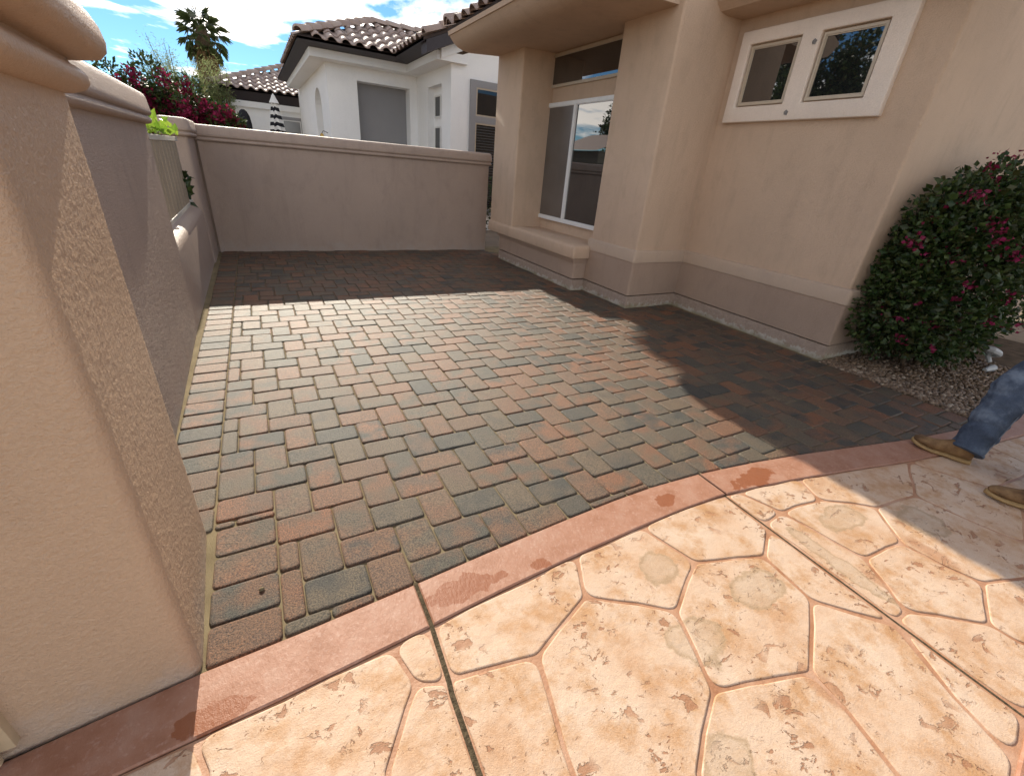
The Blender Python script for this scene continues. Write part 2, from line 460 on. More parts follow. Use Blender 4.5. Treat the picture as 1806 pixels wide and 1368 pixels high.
class MB:
    """mesh builder in world coordinates"""
    def __init__(self):
        self.v = []; self.f = []; self.flat = set()
    def add(self, vs, fs, flat=()):
        b = len(self.v)
        self.v += [tuple(p) for p in vs]
        k = len(self.f)
        self.f += [tuple(i+b for i in f) for f in fs]
        for q in flat: self.flat.add(k+q)
        return b
    def rings(self, rings, cap0=True, cap1=True, closed=True):
        n = len(rings[0])
        vs = [p for r in rings for p in r]
        fs = []
        for a in range(len(rings)-1):
            for i in range(n if closed else n-1):
                j = (i+1) % n
                fs.append((a*n+i, a*n+j, (a+1)*n+j, (a+1)*n+i))
        flat = []
        if cap0: flat.append(len(fs)); fs.append(tuple(range(n-1, -1, -1)))
        if cap1: flat.append(len(fs)); fs.append(tuple(range((len(rings)-1)*n, len(rings)*n)))
        self.add(vs, fs, flat)
        return self
    def loft(self, poly, prof, r=0.0, seg=4, cap0=True, cap1=True):
        """stack a rounded, offset polygon along (offset, z)"""
        return self.rings([[(x, y, z) for x, y in ring(poly, o, r, seg)] for o, z in prof], cap0, cap1)
    def rect(self, x0, x1, y0, y1, prof, r=0.0, seg=4, cap0=True, cap1=True):
        return self.loft([(x0, y0), (x1, y0), (x1, y1), (x0, y1)], prof, r, seg, cap0, cap1)
    def box(self, x0, x1, y0, y1, z0, z1, b=0.0):
        if b <= 0:
            return self.rect(x0, x1, y0, y1, [(0, z0), (0, z1)])
        return self.rect(x0, x1, y0, y1, [(-b, z0), (0, z0+b), (0, z1-b), (-b, z1)], b, 2)
    def dense(self, poly, z0, z1, r, step):
        """a rounded prism cut into a fine grid, for real sand-finish relief"""
        rg = [Vector(p) for p in ring(poly, 0.0, r, 10)]
        out = []
        n = len(rg)
        for i in range(n):
            a, b = rg[i], rg[(i+1) % n]
            k = max(1, int(round((b-a).length/step)))
            for q in range(k): out.append(a.lerp(b, q/k))
        nz = int((z1-z0)/step)
        return self.rings([[(p.x, p.y, z0+(z1-z0)*j/nz) for p in out] for j in range(nz+1)], False, True)
    def tube(self, pts, rad, n=8, cap=True):
        pts = [Vector(p) for p in pts]
        if not isinstance(rad, (list, tuple)): rad = [rad]*len(pts)
        rs = []
        prev = None
        for i, p in enumerate(pts):
            d = (pts[min(i+1, len(pts)-1)] - pts[max(i-1, 0)]).normalized()
            if prev is None:
                a = d.orthogonal().normalized()
            else:
                a = (prev - d*prev.dot(d)).normalized()
            prev = a
            b = d.cross(a)
            rs.append([tuple(p + (a*math.cos(t)+b*math.sin(t))*rad[i]) for t in [2*math.pi*k/n for k in range(n)]])
        return self.rings(rs, cap, cap)
    def build(self, name, mat, parent=None, loc=None, smooth=True, mods=None, sharp=40):
        if loc is None:
            loc = WL[parent.name] if parent is not None else Vector((0, 0, 0))
        loc = Vector(loc)
        me = bpy.data.meshes.new(name)
        me.from_pydata([(x-loc.x, y-loc.y, z-loc.z) for x, y, z in self.v], [], self.f)
        if smooth:
            me.polygons.foreach_set('use_smooth', [True]*len(me.polygons))
            try:
                me.set_sharp_from_angle(angle=R(sharp))
            except Exception:
                pass
        me.materials.append(mat)
        me.update()
        return reg(bpy.data.objects.new(name, me), parent, loc)

def ring(poly, o=0.0, r=0.0, seg=4, tol=0.35):
    """offset a polygon (counter-clockwise) outwards by o and round its corners by r"""
    n = len(poly)
    P = [Vector(p[:2]) for p in poly]
    L = []
    for i in range(n):
        a, b = P[i], P[(i+1) % n]
        d = (b-a).normalized()
        nrm = Vector((d.y, -d.x))
        L.append((a + nrm*o, d))
    C = []
    for i in range(n):
        (p, d), (q, e) = L[i-1], L[i]
        cr = d.x*e.y - d.y*e.x
        if abs(cr) < 0.03:
            C.append(q.copy())
        else:
            t = ((q-p).x*e.y - (q-p).y*e.x)/cr
            C.append(p + d*t)
    if r <= 0 or seg < 1:
        return [(c.x, c.y) for c in C]
    out = []
    for i in range(n):
        c = C[i]; a = C[i-1]; b = C[(i+1) % n]
        da, db = (a-c), (b-c)
        la, lb = da.length, db.length
        if la < 1e-6 or lb < 1e-6:
            out += [(c.x, c.y)]*(seg+1); continue
        da /= la; db /= lb
        ang = math.acos(max(-1, min(1, da.dot(db))))
        rr = max(r + (o if o > -r*0.8 else -r*0.8), 0.001)
        t = min(rr/max(math.tan(ang/2), 1e-3), la*0.45, lb*0.45)
        p0, p1 = c+da*t, c+db*t
        for k in range(seg+1):
            s = k/seg
            q = p0*(1-s)**2 + c*2*s*(1-s) + p1*s*s
            out.append((q.x, q.y))
    return out

def holed(axis, a0, a1, z0, z1, holes, p0, p1):
    """a wall slab between planes p0 < p1 of the given axis with rectangular holes through it"""
    m = MB()
    A = sorted({a0, a1, *[h[0] for h in holes], *[h[1] for h in holes]})
    Z = sorted({z0, z1, *[h[2] for h in holes], *[h[3] for h in holes]})
    def solid(i, k):
        if i < 0 or k < 0 or i >= len(A)-1 or k >= len(Z)-1: return False
        ca, cz = (A[i]+A[i+1])/2, (Z[k]+Z[k+1])/2
        return not any(h[0] < ca < h[1] and h[2] < cz < h[3] for h in holes)
    def P(p, a, z):
        return (p, a, z) if axis == 'x' else (a, p, z)
    bm = {}
    def idx(p, a, z):
        k = (p, a, z)
        if k not in bm:
            bm[k] = len(m.v); m.v.append(P(p, a, z))
        return bm[k]
    for i in range(len(A)-1):
        for k in range(len(Z)-1):
            if not solid(i, k): continue
            a, b, z, y = A[i], A[i+1], Z[k], Z[k+1]
            m.f.append((idx(p0, a, z), idx(p0, a, y), idx(p0, b, y), idx(p0, b, z)))
            m.f.append((idx(p1, a, z), idx(p1, b, z), idx(p1, b, y), idx(p1, a, y)))
            if not solid(i-1, k): m.f.append((idx(p0, a, z), idx(p1, a, z), idx(p1, a, y), idx(p0, a, y)))
            if not solid(i+1, k): m.f.append((idx(p0, b, z), idx(p0, b, y), idx(p1, b, y), idx(p1, b, z)))
            if not solid(i, k-1): m.f.append((idx(p0, a, z), idx(p0, b, z), idx(p1, b, z), idx(p1, a, z)))
            if not solid(i, k+1): m.f.append((idx(p0, a, y), idx(p1, a, y), idx(p1, b, y), idx(p0, b, y)))
    return m
def bevel(o, wdt, seg=3):
    b = o.modifiers.new('bevel', 'BEVEL'); b.width = wdt; b.segments = seg; b.limit_method = 'ANGLE'
    for p in o.data.polygons: p.use_smooth = True
    return o

def relief(o, size, amp):
    tx = bpy.data.textures.new('sand finish', 'CLOUDS')
    tx.noise_scale = size; tx.noise_depth = 2
    d = o.modifiers.new('relief', 'DISPLACE'); d.texture = tx; d.texture_coords = 'GLOBAL'; d.strength = amp; d.mid_level = 0.5
    return o

def clip(poly, px, py, nx, ny):
    """keep the side of the line where (p - (px,py)).(nx,ny) <= 0"""
    out = []
    n = len(poly)
    for i in range(n):
        a, b = poly[i], poly[(i+1) % n]
        da = (a[0]-px)*nx + (a[1]-py)*ny
        db = (b[0]-px)*nx + (b[1]-py)*ny
        if da <= 0: out.append(a)
        if (da < 0 < db) or (db < 0 < da):
            t = da/(da-db)
            out.append((a[0]+(b[0]-a[0])*t, a[1]+(b[1]-a[1])*t))
    return out
def area(poly):
    return 0.5*sum(poly[i][0]*poly[(i+1) % len(poly)][1]-poly[(i+1) % len(poly)][0]*poly[i][1] for i in range(len(poly)))

# ------------------------------------------------------------------ ground
g = MB()
g.add([(-150, -150, -0.06), (150, -150, -0.06), (150, 150, -0.06), (-150, 150, -0.06)], [(0, 1, 2, 3)])
tag(g.build('ground', M_ground), 'dry tan ground under and around the courtyard', None, None, 'structure')

# the curve of the red border: outer (paver side) and inner (flagstone side) edge
CO = [(-1.4, 1.04), (-0.793, 1.094), (-0.396, 1.138), (-0.076, 1.152), (0.325, 1.18), (0.72, 1.212), (1.09, 1.236), (1.40, 1.25), (1.676, 1.253), (2.052, 1.231), (2.45, 1.18), (2.879, 1.107), (3.36, 1.01), (3.847, 0.91), (4.6, 0.80), (5.513, 0.73), (7.5, 0.62)]
CI = [(-1.4, 0.85), (-0.661, 0.925), (-0.387, 0.938), (-0.159, 0.948), (0.177, 0.972), (0.325, 0.983), (0.612, 1.008), (1.005, 1.032), (1.402, 1.047), (1.72, 1.052), (1.99, 1.045), (2.107, 1.032), (2.571, 0.958), (2.982, 0.878), (3.474, 0.774), (4.317, 0.64), (4.877, 0.575), (7.5, 0.42)]
def interp(C, x):
    for (a, b), (c, d) in zip(C, C[1:]):
        if a <= x <= c:
            return b + (d-b)*(x-a)/(c-a)
    return C[0][1] if x < C[0][0] else C[-1][1]

# ---- pavers
def patio():
    root = MB()
    xs = [-0.9 + 0.2*i for i in range(40)]
    top = [(x, 8.6, -0.010) for x in xs]
    bot = [(x, interp(CO, x)+0.002, -0.010) for x in xs]
    n = len(xs)
    root.add(bot+top, [(i, i+1, n+i+1, n+i) for i in range(n-1)])
    po = root.build('paver_patio', M_sand)
    tag(po, 'herringbone patio of grey and terracotta pavers with sand joints inside the walls', None, None, 'structure')
    U = 0.0785
    L0, L1, YS = -0.145, -0.383, 1.80
    cells = []
    # soldier courses beside the pier and along the left wall
    y = 1.135
    while y < YS:
        cells.append((( -0.375, y), (L0-0.001, min(y+0.166, YS))))
        y += 0.166
    y = YS
    while y < 8.2:
        cells.append(((-0.60, y), (L1-0.002, y+0.158)))
        y += 0.158
    sold = len(cells)
    polys = [[(a[0], a[1]), (b[0], a[1]), (b[0], b[1]), (a[0], b[1])] for a, b in cells]
    # soldier course along the gravel
    y = 0.7
    while y < 4.2:
        polys.append([(4.535, y), (4.76, y), (4.76, y+0.157), (4.535, y+0.157)])
        y += 0.157
    for a in range(-40, 60):
        for b in range(-50, 60):
            X, Y = 3*a+2*b, -3*a+2*b
            for (x0, y0, x1, y1) in ((X, Y-2, X+3, Y), (X+3, Y-3, X+5, Y)):
                wx0, wx1 = L0 + x0*U, L0 + x1*U
                wy0, wy1 = 1.765 + y0*U, 1.765 + y1*U
                if wx1 < -0.5 or wx0 > 4.95 or wy1 < 0.6 or wy0 > 8.2: continue
                polys.append(([(wx0, wy0), (wx1, wy0), (wx1, wy1), (wx0, wy1)], 'f'))
    out = []
    extra = []
    for p in polys:
        field = isinstance(p, tuple)
        if field:
            p = p[0]
            cx = sum(q[0] for q in p)/4; cyy = sum(q[1] for q in p)/4
            # left limit depends on the depth
            ys_ = [q[1] for q in p]
            if min(ys_) < YS-0.004 and max(ys_) > YS+0.004 and min(q[0] for q in p) < L0-0.004:
                lo_ = clip(p, L0, 0, -1, 0) if max(q[0] for q in p) > L0+0.02 else []
                hi_ = clip(clip(p, 0, YS, 0, -1), L1, 0, -1, 0)
                hi_ = clip(hi_, L0, 0, 1, 0) if hi_ else []
                for q in (lo_, hi_):
                    if len(q) > 2 and area(q) > 0.0008: extra.append(q)
                continue
            if cyy < YS:
                p = clip(p, L0, 0, -1, 0)
            else:
                p = clip(p, L1, 0, -1, 0)
            if not p: continue
            p = clip(p, 4.533, 0, 1, 0)
            if len(p) < 3: continue
        cx = sum(q[0] for q in p)/len(p)
        full = len(p) == 4 and abs(area(p)-6*U*U) < 1e-5 and field
        # stop at the border curve
        h = 0.06
        ya, yb = interp(CO, cx-h), interp(CO, cx+h)
        nx, ny = (yb-ya), -2*h
        l = math.hypot(nx, ny)
        q = clip(p, cx, (ya+yb)/2+0.004, nx/l, ny/l)
        if len(q) < 3 or area(q) < 0.0016: continue
        if abs(area(q)-area(p)) > 1e-7: full = False
        if min(y for _, y in q) > 8.25: continue
        cx = sum(v[0] for v in q)/len(q); cyy = sum(v[1] for v in q)/len(q)
        # hidden under the house
        if cyy > 2.15 and cx > 4.87: continue
        if cyy > 4.2 and cx > 4.1: continue
        if cyy > 5.2 and cx > 3.9: continue
        out.append((q, full, cx, cyy))
    for q in extra:
        out.append((q, False, sum(v[0] for v in q)/len(q), sum(v[1] for v in q)/len(q)))
    # what shows largest first: area over distance squared, foreshortened
    def key(e):
        d2 = e[2]**2 + e[3]**2 + 2.25
        v = fw.dot(Vector((e[2], e[3], -1.5)))
        pxx = FPX*(rt2.dot(Vector((e[2], e[3], -1.5))))/max(v, 0.05)
        vis = 1 if (v > 0.3 and abs(pxx) < 930) else 0.001
        # behind the pier
        if e[2] < -0.1 and e[3] > 1.9 and e[2] < -0.3*e[3]*0.22: vis *= 0.6
        return -area(e[0])*vis/d2**1.5
    out.sort(key=key)
    def solid(poly, zt=0.0, seg=2):
        n1 = [(x, y, zt) for x, y in ring(poly, -0.013, 0.030, seg)]
        n2 = [(x, y, zt-0.0018) for x, y in ring(poly, -0.0066, 0.025, seg)]
        n3 = [(x, y, zt-0.0075) for x, y in ring(poly, -0.0020, 0.021, seg)]
        n4 = [(x, y, zt-0.03) for x, y in ring(poly, -0.0014, 0.021, seg)]
        return [n4, n3, n2, n1]
    tmpl = {}
    def template(kind, k):
        if (kind, k) not in tmpl:
            wd, hg = (3*U, 2*U) if kind == 'h' else (2*U, 3*U)
            rnd = random.Random(k*7+(kind == 'h'))
            j = lambda: rnd.uniform(-0.0014, 0.0014)
            p = [(-wd/2+j(), -hg/2+j()), (wd/2+j(), -hg/2+j()), (wd/2+j(), hg/2+j()), (-wd/2+j(), hg/2+j())]
            m = MB().rings(solid(p), False, True)
            me = bpy.data.meshes.new('paver')
            me.from_pydata(m.v, [], m.f)
            me.polygons.foreach_set('use_smooth', [i not in m.flat for i in range(len(m.f))])
            me.materials.append(M_paver)
            tmpl[(kind, k)] = me
        return tmpl[(kind, k)]
    rest = MB()
    for i, (p, full, cx, cyy) in enumerate(out):
        tx, ty = random.gauss(0, 0.007), random.gauss(0, 0.007)
        dz = random.gauss(0, 0.0016)
        if i < 300:
            if full:
                xs_ = [q[0] for q in p]
                kind = 'h' if max(xs_)-min(xs_) > 2.5*U else 'v'
                me = template(kind, random.randrange(5))
            else:
                if area(p) < 0: p = p[::-1]
                m = MB().rings(solid([(x-cx, y-cyy) for x, y in p]), False, True)
                me = bpy.data.meshes.new('paver')
                me.from_pydata(m.v, [], m.f)
                me.polygons.foreach_set('use_smooth', [i2 not in m.flat for i2 in range(len(m.f))])
                me.materials.append(M_paver)
            o = reg(bpy.data.objects.new('paver', me), po, (cx, cyy, dz))
            o.rotation_euler = (tx, ty, random.gauss(0, 0.004))
        else:
            rs = solid(p)
            rest.rings([[(x, y, z+dz+tx*(y-cyy)-ty*(x-cx)) for x, y, z in r] for r in rs], False, True)
    o = rest.build('far_pavers', M_paver, po)
    for i, pl in enumerate(o.data.polygons): pl.use_smooth = i not in rest.flat
    tag(o, kind='stuff')
    return po
patio()

# ---- red border band in three pours
def border():
    root = thing('concrete_border', 'glossy red sealed concrete band curving between the pavers and the flagstones', None, (1.4, 1.14, 0), kind='structure')
    for x0, x1 in ((-1.35, 0.319), (0.331, 2.017), (2.027, 7.2)):
        xs = [x0 + (x1-x0)*i/24 for i in range(25)]
        poly = [(x, interp(CI, x)) for x in xs] + [(x, interp(CO, x)) for x in reversed(xs)]
        m = MB().loft(poly, [(-0.002, -0.05), (-0.002, 0.0), (-0.007, 0.005)])
        m.build('border_segment', M_border, root, sharp=30)
    # a corner of the next band, beyond the flagstones
    MB().loft([(1.1, -0.28), (1.1, -0.46), (2.5, -0.37), (2.5, -0.12), (2.0, -0.158), (1.74, -0.195)][::-1] if False else
              [(1.1, -0.46), (2.6, -0.36), (2.6, -0.14), (2.0, -0.162), (1.74, -0.198), (1.1, -0.28)],
              [(0, -0.05), (0, 0.0), (-0.006, 0.005)]).build('border_segment', M_border, root, sharp=30)
border()

# ---- flagstones
NODE = dict(A0=(-1.2, 0.87), ci0=(-0.661, 0.925), ci1=(-0.387, 0.938), ci1b=(-0.159, 0.948), ci2=(0.177, 0.972), ci3=(0.316, 0.983), ci3r=(0.334, 0.984), ci3b=(0.612, 1.008), ci4=(1.005, 1.032), ci5=(1.402, 1.047), ci5b=(1.72, 1.052), ci6=(2.0, 1.044), ci6r=(2.014, 1.043), ci7=(2.107, 1.032), ci8=(2.571, 0.958), ci8b=(2.982, 0.878), ci9=(3.474, 0.774), ci10=(4.317, 0.64), ci11=(4.877, 0.575),
 a=(1.476, 0.783), b=(1.199, 0.642), c=(1.808, 0.674), d=(2.016, 0.80), dl=(1.998, 0.775), e=(1.778, 0.432), f=(1.471, 0.263), g=(1.099, 0.370), h=(1.975, 0.216), hp=(1.984, 0.224), hq=(1.990, 0.205), i=(2.103, 0.231), id=(2.012, 0.228), j=(2.251, 0.462), k=(2.553, 0.435), l=(2.733, 0.630), m=(2.481, 0.801), n=(2.181, 0.828), o=(2.624, 0.146), p=(2.362, 0.047), q=(3.085, 0.587), s=(0.916, 0.853), t=(0.615, 0.724), u=(0.308, 0.787), ur=(0.318, 0.785), v=(0.214, 0.815), t2=(0.455, 0.762),
 v1=(0.161, 0.759), v2=(0.083, 0.631), v3=(0.03, 0.35), t3=(0.588, 0.613), t4=(0.551, 0.470), t5=(0.538, 0.393), t6=(0.5, 0.12), g1=(0.965, 0.304), g2=(0.869, 0.235), g3=(0.74, -0.02), f1=(1.454, 0.122), f2=(1.407, -0.030), f3=(1.40, -0.235), h1=(1.853, -0.017), h2=(1.79, -0.185), w1=(-0.348, 0.834), w2=(-0.28, 0.35),
 x1=(3.135, 0.326), x2=(3.184, 0.153), r1=(3.572, 0.583), r2=(3.66, 0.412), r3=(3.558, 0.248), kb=(2.578, 0.262), o1=(2.855, 0.071), p1=(2.372, -0.042), p2=(2.44, -0.13), s1a=(0.303, 0.74), s1b=(0.296, 0.52), s1c=(0.29, 0.12), s1d=(0.316, 0.74), s1e=(0.309, 0.52), s1f=(0.303, 0.12), sx3=(2.012, -0.152), sx4=(1.994, -0.152), z1=(3.1, 0.0), z2=(3.1, -0.13), z3=(4.3, 0.36), z4=(4.3, -0.1), z5=(5.4, 0.25), z6=(5.4, 0.53), y1=(-1.2, 0.3))
STONES = ['A0 y1 w2 w1 ci1 ci0', 'w1 w2 v3 v2 v1 v ci2 ci1b ci1', 'v u ci3 ci2', 'ur t2 t s ci4 ci3b ci3r', 'v1 v2 v3 s1c s1b s1a u v', 's1d s1e s1f t6 t5 t4 t3 t t2 ur',
 's b a ci5 ci4', 'a c dl ci6 ci5b ci5', 'd n ci7 ci6r', 't t3 t4 t5 t6 g3 g2 g1 g b s', 'b g f e c a', 'c e hp dl', 'd id i j n', 'j k l m n', 'n m ci8 ci7', 'm l q ci9 ci8b ci8',
 'k kb o o1 z1 x2 x1 q l', 'i p o kb k j', 'p p1 p2 z2 z1 o1 o', 'id sx3 p2 p1 p i', 'hq h1 h2 sx4', 'f f1 f2 f3 h2 h1 h e', 'g g1 g2 g3 f3 f2 f1 f', 'q x1 x2 r3 r2 r1 ci9', 'r1 r2 z3 ci10 ci9', 'z3 z5 z6 ci11 ci10', 'r2 r3 x2 z1 z2 z4 z3']
def flags():
    m = MB()
    xs = [-1.35 + 0.25*i for i in range(36)]
    n = len(xs)
    m.add([(x, -1.6, -0.0042) for x in xs] + [(x, interp(CI, x)-0.001, -0.0042) for x in xs], [(i, i+1, n+i+1, n+i) for i in range(n-1)])
    fo = m.build('flagstone_patio', M_joint)
    tag(fo, 'stamped concrete flagstone paving in pale peach with red brown joints', None, None, 'structure')
    polys = [[NODE[q] for q in s.split()] for s in STONES]
    rnd = random.Random(5)
    # plain flags behind the viewer
    G = {(i, k): (-1.2+0.62*i+rnd.uniform(-.09, .09), -0.55-0.45*k+rnd.uniform(-.07, .07)) for i in range(12) for k in range(3)}
    for i in range(11):
        for k in range(2):
            polys.append([G[i, k], G[i, k+1], G[i+1, k+1], G[i+1, k]])
    for poly in polys:
        if area(poly) < 0: poly = poly[::-1]
        # wander the long edges a little
        pts = []
        for i in range(len(poly)):
            a, b = Vector(poly[i]), Vector(poly[(i+1) % len(poly)])
            pts.append(a)
            L = (b-a).length
            k = int(L/0.075)
            if k > 2:
                for q in range(2, k):
                    t_ = q/(k+1)
                    if 0.062 < L*t_ < L-0.062: pts.append(a.lerp(b, t_))
        c = sum(pts, Vector((0, 0)))/len(pts)
        z = rnd.uniform(-0.0006, 0.0006)
        prof = [(-0.0070, -0.02), (-0.0078, -0.0022), (-0.0094, -0.0007), (-0.0125, 0.0)]
        rs = []
        for o_, zz in prof:
            rg = ring(pts, o_, 0.062, 6)
            # same wobble for every ring
            rs.append([(x+0.011*noise.noise(Vector((x*7, y*7, 1.3))), y+0.011*noise.noise(Vector((x*7, y*7, 7.7))), zz+z) for x, y in rg])
        s = MB().rings(rs, False, True)
        o = s.build('flagstone', M_flag, fo, (c.x, c.y, 0), sharp=60)
        for i2, pl in enumerate(o.data.polygons): pl.use_smooth = i2 not in s.flat
    # dirt and moss in the two saw cuts
    mm = MB()
    def strip(pts, wd):
        L = [(x-wd, y, -0.0026) for x, y in pts]; Rr = [(x+wd, y, -0.0026) for x, y in pts]
        k = len(pts)
        mm.add(L+Rr, [(k+i, i, i+1, k+i+1) for i in range(k-1)])
    strip([(0.325, 1.19), (0.325, 0.985), (0.314, 0.78), (0.309, 0.74), (0.303, 0.52), (0.297, 0.12)], 0.0085)
    strip([(2.022, 1.24), (2.006, 1.04), (2.006, 0.8), (2.003, 0.22), (2.003, -0.15)], 0.005)
    tag(mm.build('moss', M_moss, fo), kind='stuff')
    return fo
flags()

# ---- gravel bed
m = MB()
m.add([(4.765, 0.0, -0.014), (8.5, 0.0, -0.014), (8.5, 2.4, -0.014), (4.765, 2.4, -0.014)], [(0, 1, 2, 3)])
tag(m.build('gravel_bed', M_soil), 'dark soil bed under the pebbles beside the house corner', None, None, 'structure')
def pebbles():
    ico = bmesh.new(); bmesh.ops.create_icosphere(ico, subdivisions=1, radius=1)
    vs = [v.co.copy() for v in ico.verts]; fs = [tuple(v.index for v in f.verts) for f in ico.faces]
    ico.free()
    m = MB()
    rnd = random.Random(3)
    for i in range(5200):
        x = 4.775 + 2.1*rnd.random()**1.3
        y = rnd.uniform(0.70, 2.06)
        if y < interp(CO, x)+0.01: continue
        s = rnd.uniform(0.010, 0.022)*(1.25 if rnd.random() < 0.15 else 1)
        rot = Matrix.Rotation(rnd.uniform(0, 6.28), 3, 'Z') @ Matrix.Rotation(rnd.uniform(-.5, .5), 3, 'X')
        sx, sy_, sz = s*rnd.uniform(.9, 1.2), s*rnd.uniform(.75, 1.0), s*rnd.uniform(.55, .85)
        z = -0.012 + rnd.uniform(0, 0.022)
        m.add([Vector((x, y, z)) + rot @ Vector((v.x*sx*(1+.12*rnd.uniform(-1, 1)), v.y*sy_*(1+.12*rnd.uniform(-1, 1)), v.z*sz)) for v in vs], fs)
    tag(m.build('gravel', M_pebble, sharp=80), 'brown and tan river pebbles in the bed beside the bush', 'gravel', None, 'stuff')
pebbles()

# ------------------------------------------------------------------ pier and courtyard walls
def pier():
    poly = [(-1.25, 1.06), (-0.380, 1.143), (-0.410, 1.825), (-1.25, 1.825)]
    root = thing('gate_pier', 'big tan stucco pier with rounded moulded cap in the left foreground', 'pier', (-0.8, 1.45, 0))
    relief(MB().dense(poly, -0.03, 1.60, 0.045, 0.0052).build('shaft', M_pier, root, sharp=180), 0.0075, 0.0042)
    cap = [(0.0, 1.585), (0.022, 1.588), (0.047, 1.598), (0.060, 1.614), (0.060, 1.630), (0.048, 1.645), (0.030, 1.655), (0.028, 1.664),
           (0.060, 1.668), (0.098, 1.676), (0.113, 1.692), (0.117, 1.715), (0.112, 1.742), (0.098, 1.770), (0.072, 1.795), (0.036, 1.815), (-0.02, 1.832), (-0.10, 1.846), (-0.22, 1.856)]
    MB().loft(poly, cap, 0.05, 6).build('cap', M_pier, root, sharp=80)
pier()
CAPW = [(0.0, -0.205), (0.018, -0.203), (0.038, -0.195), (0.046, -0.180), (0.044, -0.166), (0.030, -0.155), (0.028, -0.150), (0.046, -0.142), (0.052, -0.130), (0.050, -0.105), (0.042, -0.04), (0.034, -0.018), (0.018, -0.006), (-0.01, 0.0)]
def walls():
    root = thing('courtyard_wall', 'taupe stucco side wall behind the pier with a slatted opening', 'wall', (-0.73, 5.0, 0), 'stucco courtyard walls')
    w1 = [(-0.90, 1.7), (-0.590, 1.7), (-0.648, 4.66), (-0.90, 4.66)]
    relief(MB().dense(w1, -0.03, 1.60, 0.035, 0.0085).build('wall', M_wall, root, sharp=180), 0.011, 0.005)
    MB().loft(w1, [(o, z+1.785) for o, z in CAPW], 0.04, 5).build('cap', M_wall, root, sharp=80)
    lo = [(-0.88, 4.5), (-0.646, 4.5), (-0.660, 7.55), (-0.88, 7.55)]
    MB().loft(lo, [(0, -0.05), (0, 0.64), (-0.006, 0.672), (-0.022, 0.70), (-0.05, 0.72), (-0.09, 0.73)], 0.03, 4).build('sill_wall', M_wall, root, sharp=80)
    w2 = [(-0.90, 7.42), (-0.645, 7.42), (-0.645, 8.40), (-0.90, 8.40)]
    MB().loft(w2, [(0, -0.05), (0, 1.56)], 0.05, 5).build('wall', M_wall, root)
    MB().loft(w2, [(o, z+1.738) for o, z in CAPW], 0.045, 5).build('cap', M_wall, root, sharp=80)
    far = thing('courtyard_wall', 'long taupe stucco wall across the far end of the pavers', 'wall', (1.6, 8.35, 0), 'stucco courtyard walls')
    w3 = [(-0.80, 8.255), (3.89, 8.225), (3.89, 8.45), (-0.80, 8.48)]
    MB().loft(w3, [(0, -0.05), (0, 1.50)], 0.02, 4).build('wall', M_wall, far)
    MB().loft(w3, [(o, z+1.705) for o, z in CAPW], 0.02, 4).build('cap', M_wall, far, sharp=80)
    # cove where the two walls meet
    MB().loft([(-0.613, 8.19), (-0.55, 8.262), (-0.62, 8.27)], [(0, -0.02), (0, 1.5)], 0.0).build('cove', M_wall, far)
walls()

# slatted screen in the opening
def screen():
    root = thing('slatted_screen', 'tan vertical slat screen with pale rails in the wall opening', 'screen', (-0.76, 5.9, 0.75))
    MB().box(-0.775, -0.735, 4.70, 7.38, 0.775, 0.815, 0.003).build('bottom_rail', M_rail, root)
    MB().box(-0.775, -0.735, 4.70, 7.20, 1.475, 1.52, 0.003).build('top_rail', M_rail, root)
    me = None
    y = 4.76
    while y < 6.95:
        if me is None:
            o = MB().box(-0.768, -0.742, y, y+0.205, 0.812, 1.478).build('slat', M_slat, root, (-0.755, y, 1.1), smooth=False)
            me = o.data
        else:
            o = reg(bpy.data.objects.new('slat', me), root, (-0.755, y, 1.1))
        y += 0.232
    MB().box(-0.772, -0.738, 4.67, 4.71, 0.72, 1.53, 0.003).build('post', M_rail, root)
screen()

def gate_post():
    root = thing('gate_post', 'beige metal gate post standing against the front of the pier', 'gate post', (-0.86, 1.02, 0))
    MB().box(-0.93, -0.768, 1.082, 1.125, 0.05, 1.35, 0.005).build('stile', M_post, root)
    MB().box(-0.93, -0.80, 1.064, 1.084, 0.02, 1.30, 0.005).build('hinge_leaf', M_post, root)
gate_post()

# ------------------------------------------------------------------ main house
def window(root, name, x, y0, y1, z0, z1, frame, panes, fr=0.035, dep=0.03, mull=()):
    """window in a wall facing -x; panes = [(y0, y1, material, name)]"""
    holes = [(a, b, z0+fr, z1-fr) for a, b, *_ in panes]
    f = holed('x', y0, y1, z0, z1, holes, x-dep, x+0.01).build('window', frame, root, (x, (y0+y1)/2, z0), smooth=False)
    for a, b, mt, nm in panes:
        MB().box(x-dep*0.45, x-dep*0.15, a-0.008, b+0.008, z0+fr-0.008, z1-fr+0.008).build(nm, mt, f, smooth=False)
        # bead round the pane
        holed('x', a-0.001, b+0.001, z0+fr-0.001, z1-fr+0.001, [(a+0.009, b-0.009, z0+fr+0.009, z1-fr-0.009)], x-dep*0.75, x-dep*0.42).build('sash', frame, f, smooth=False)
    return f

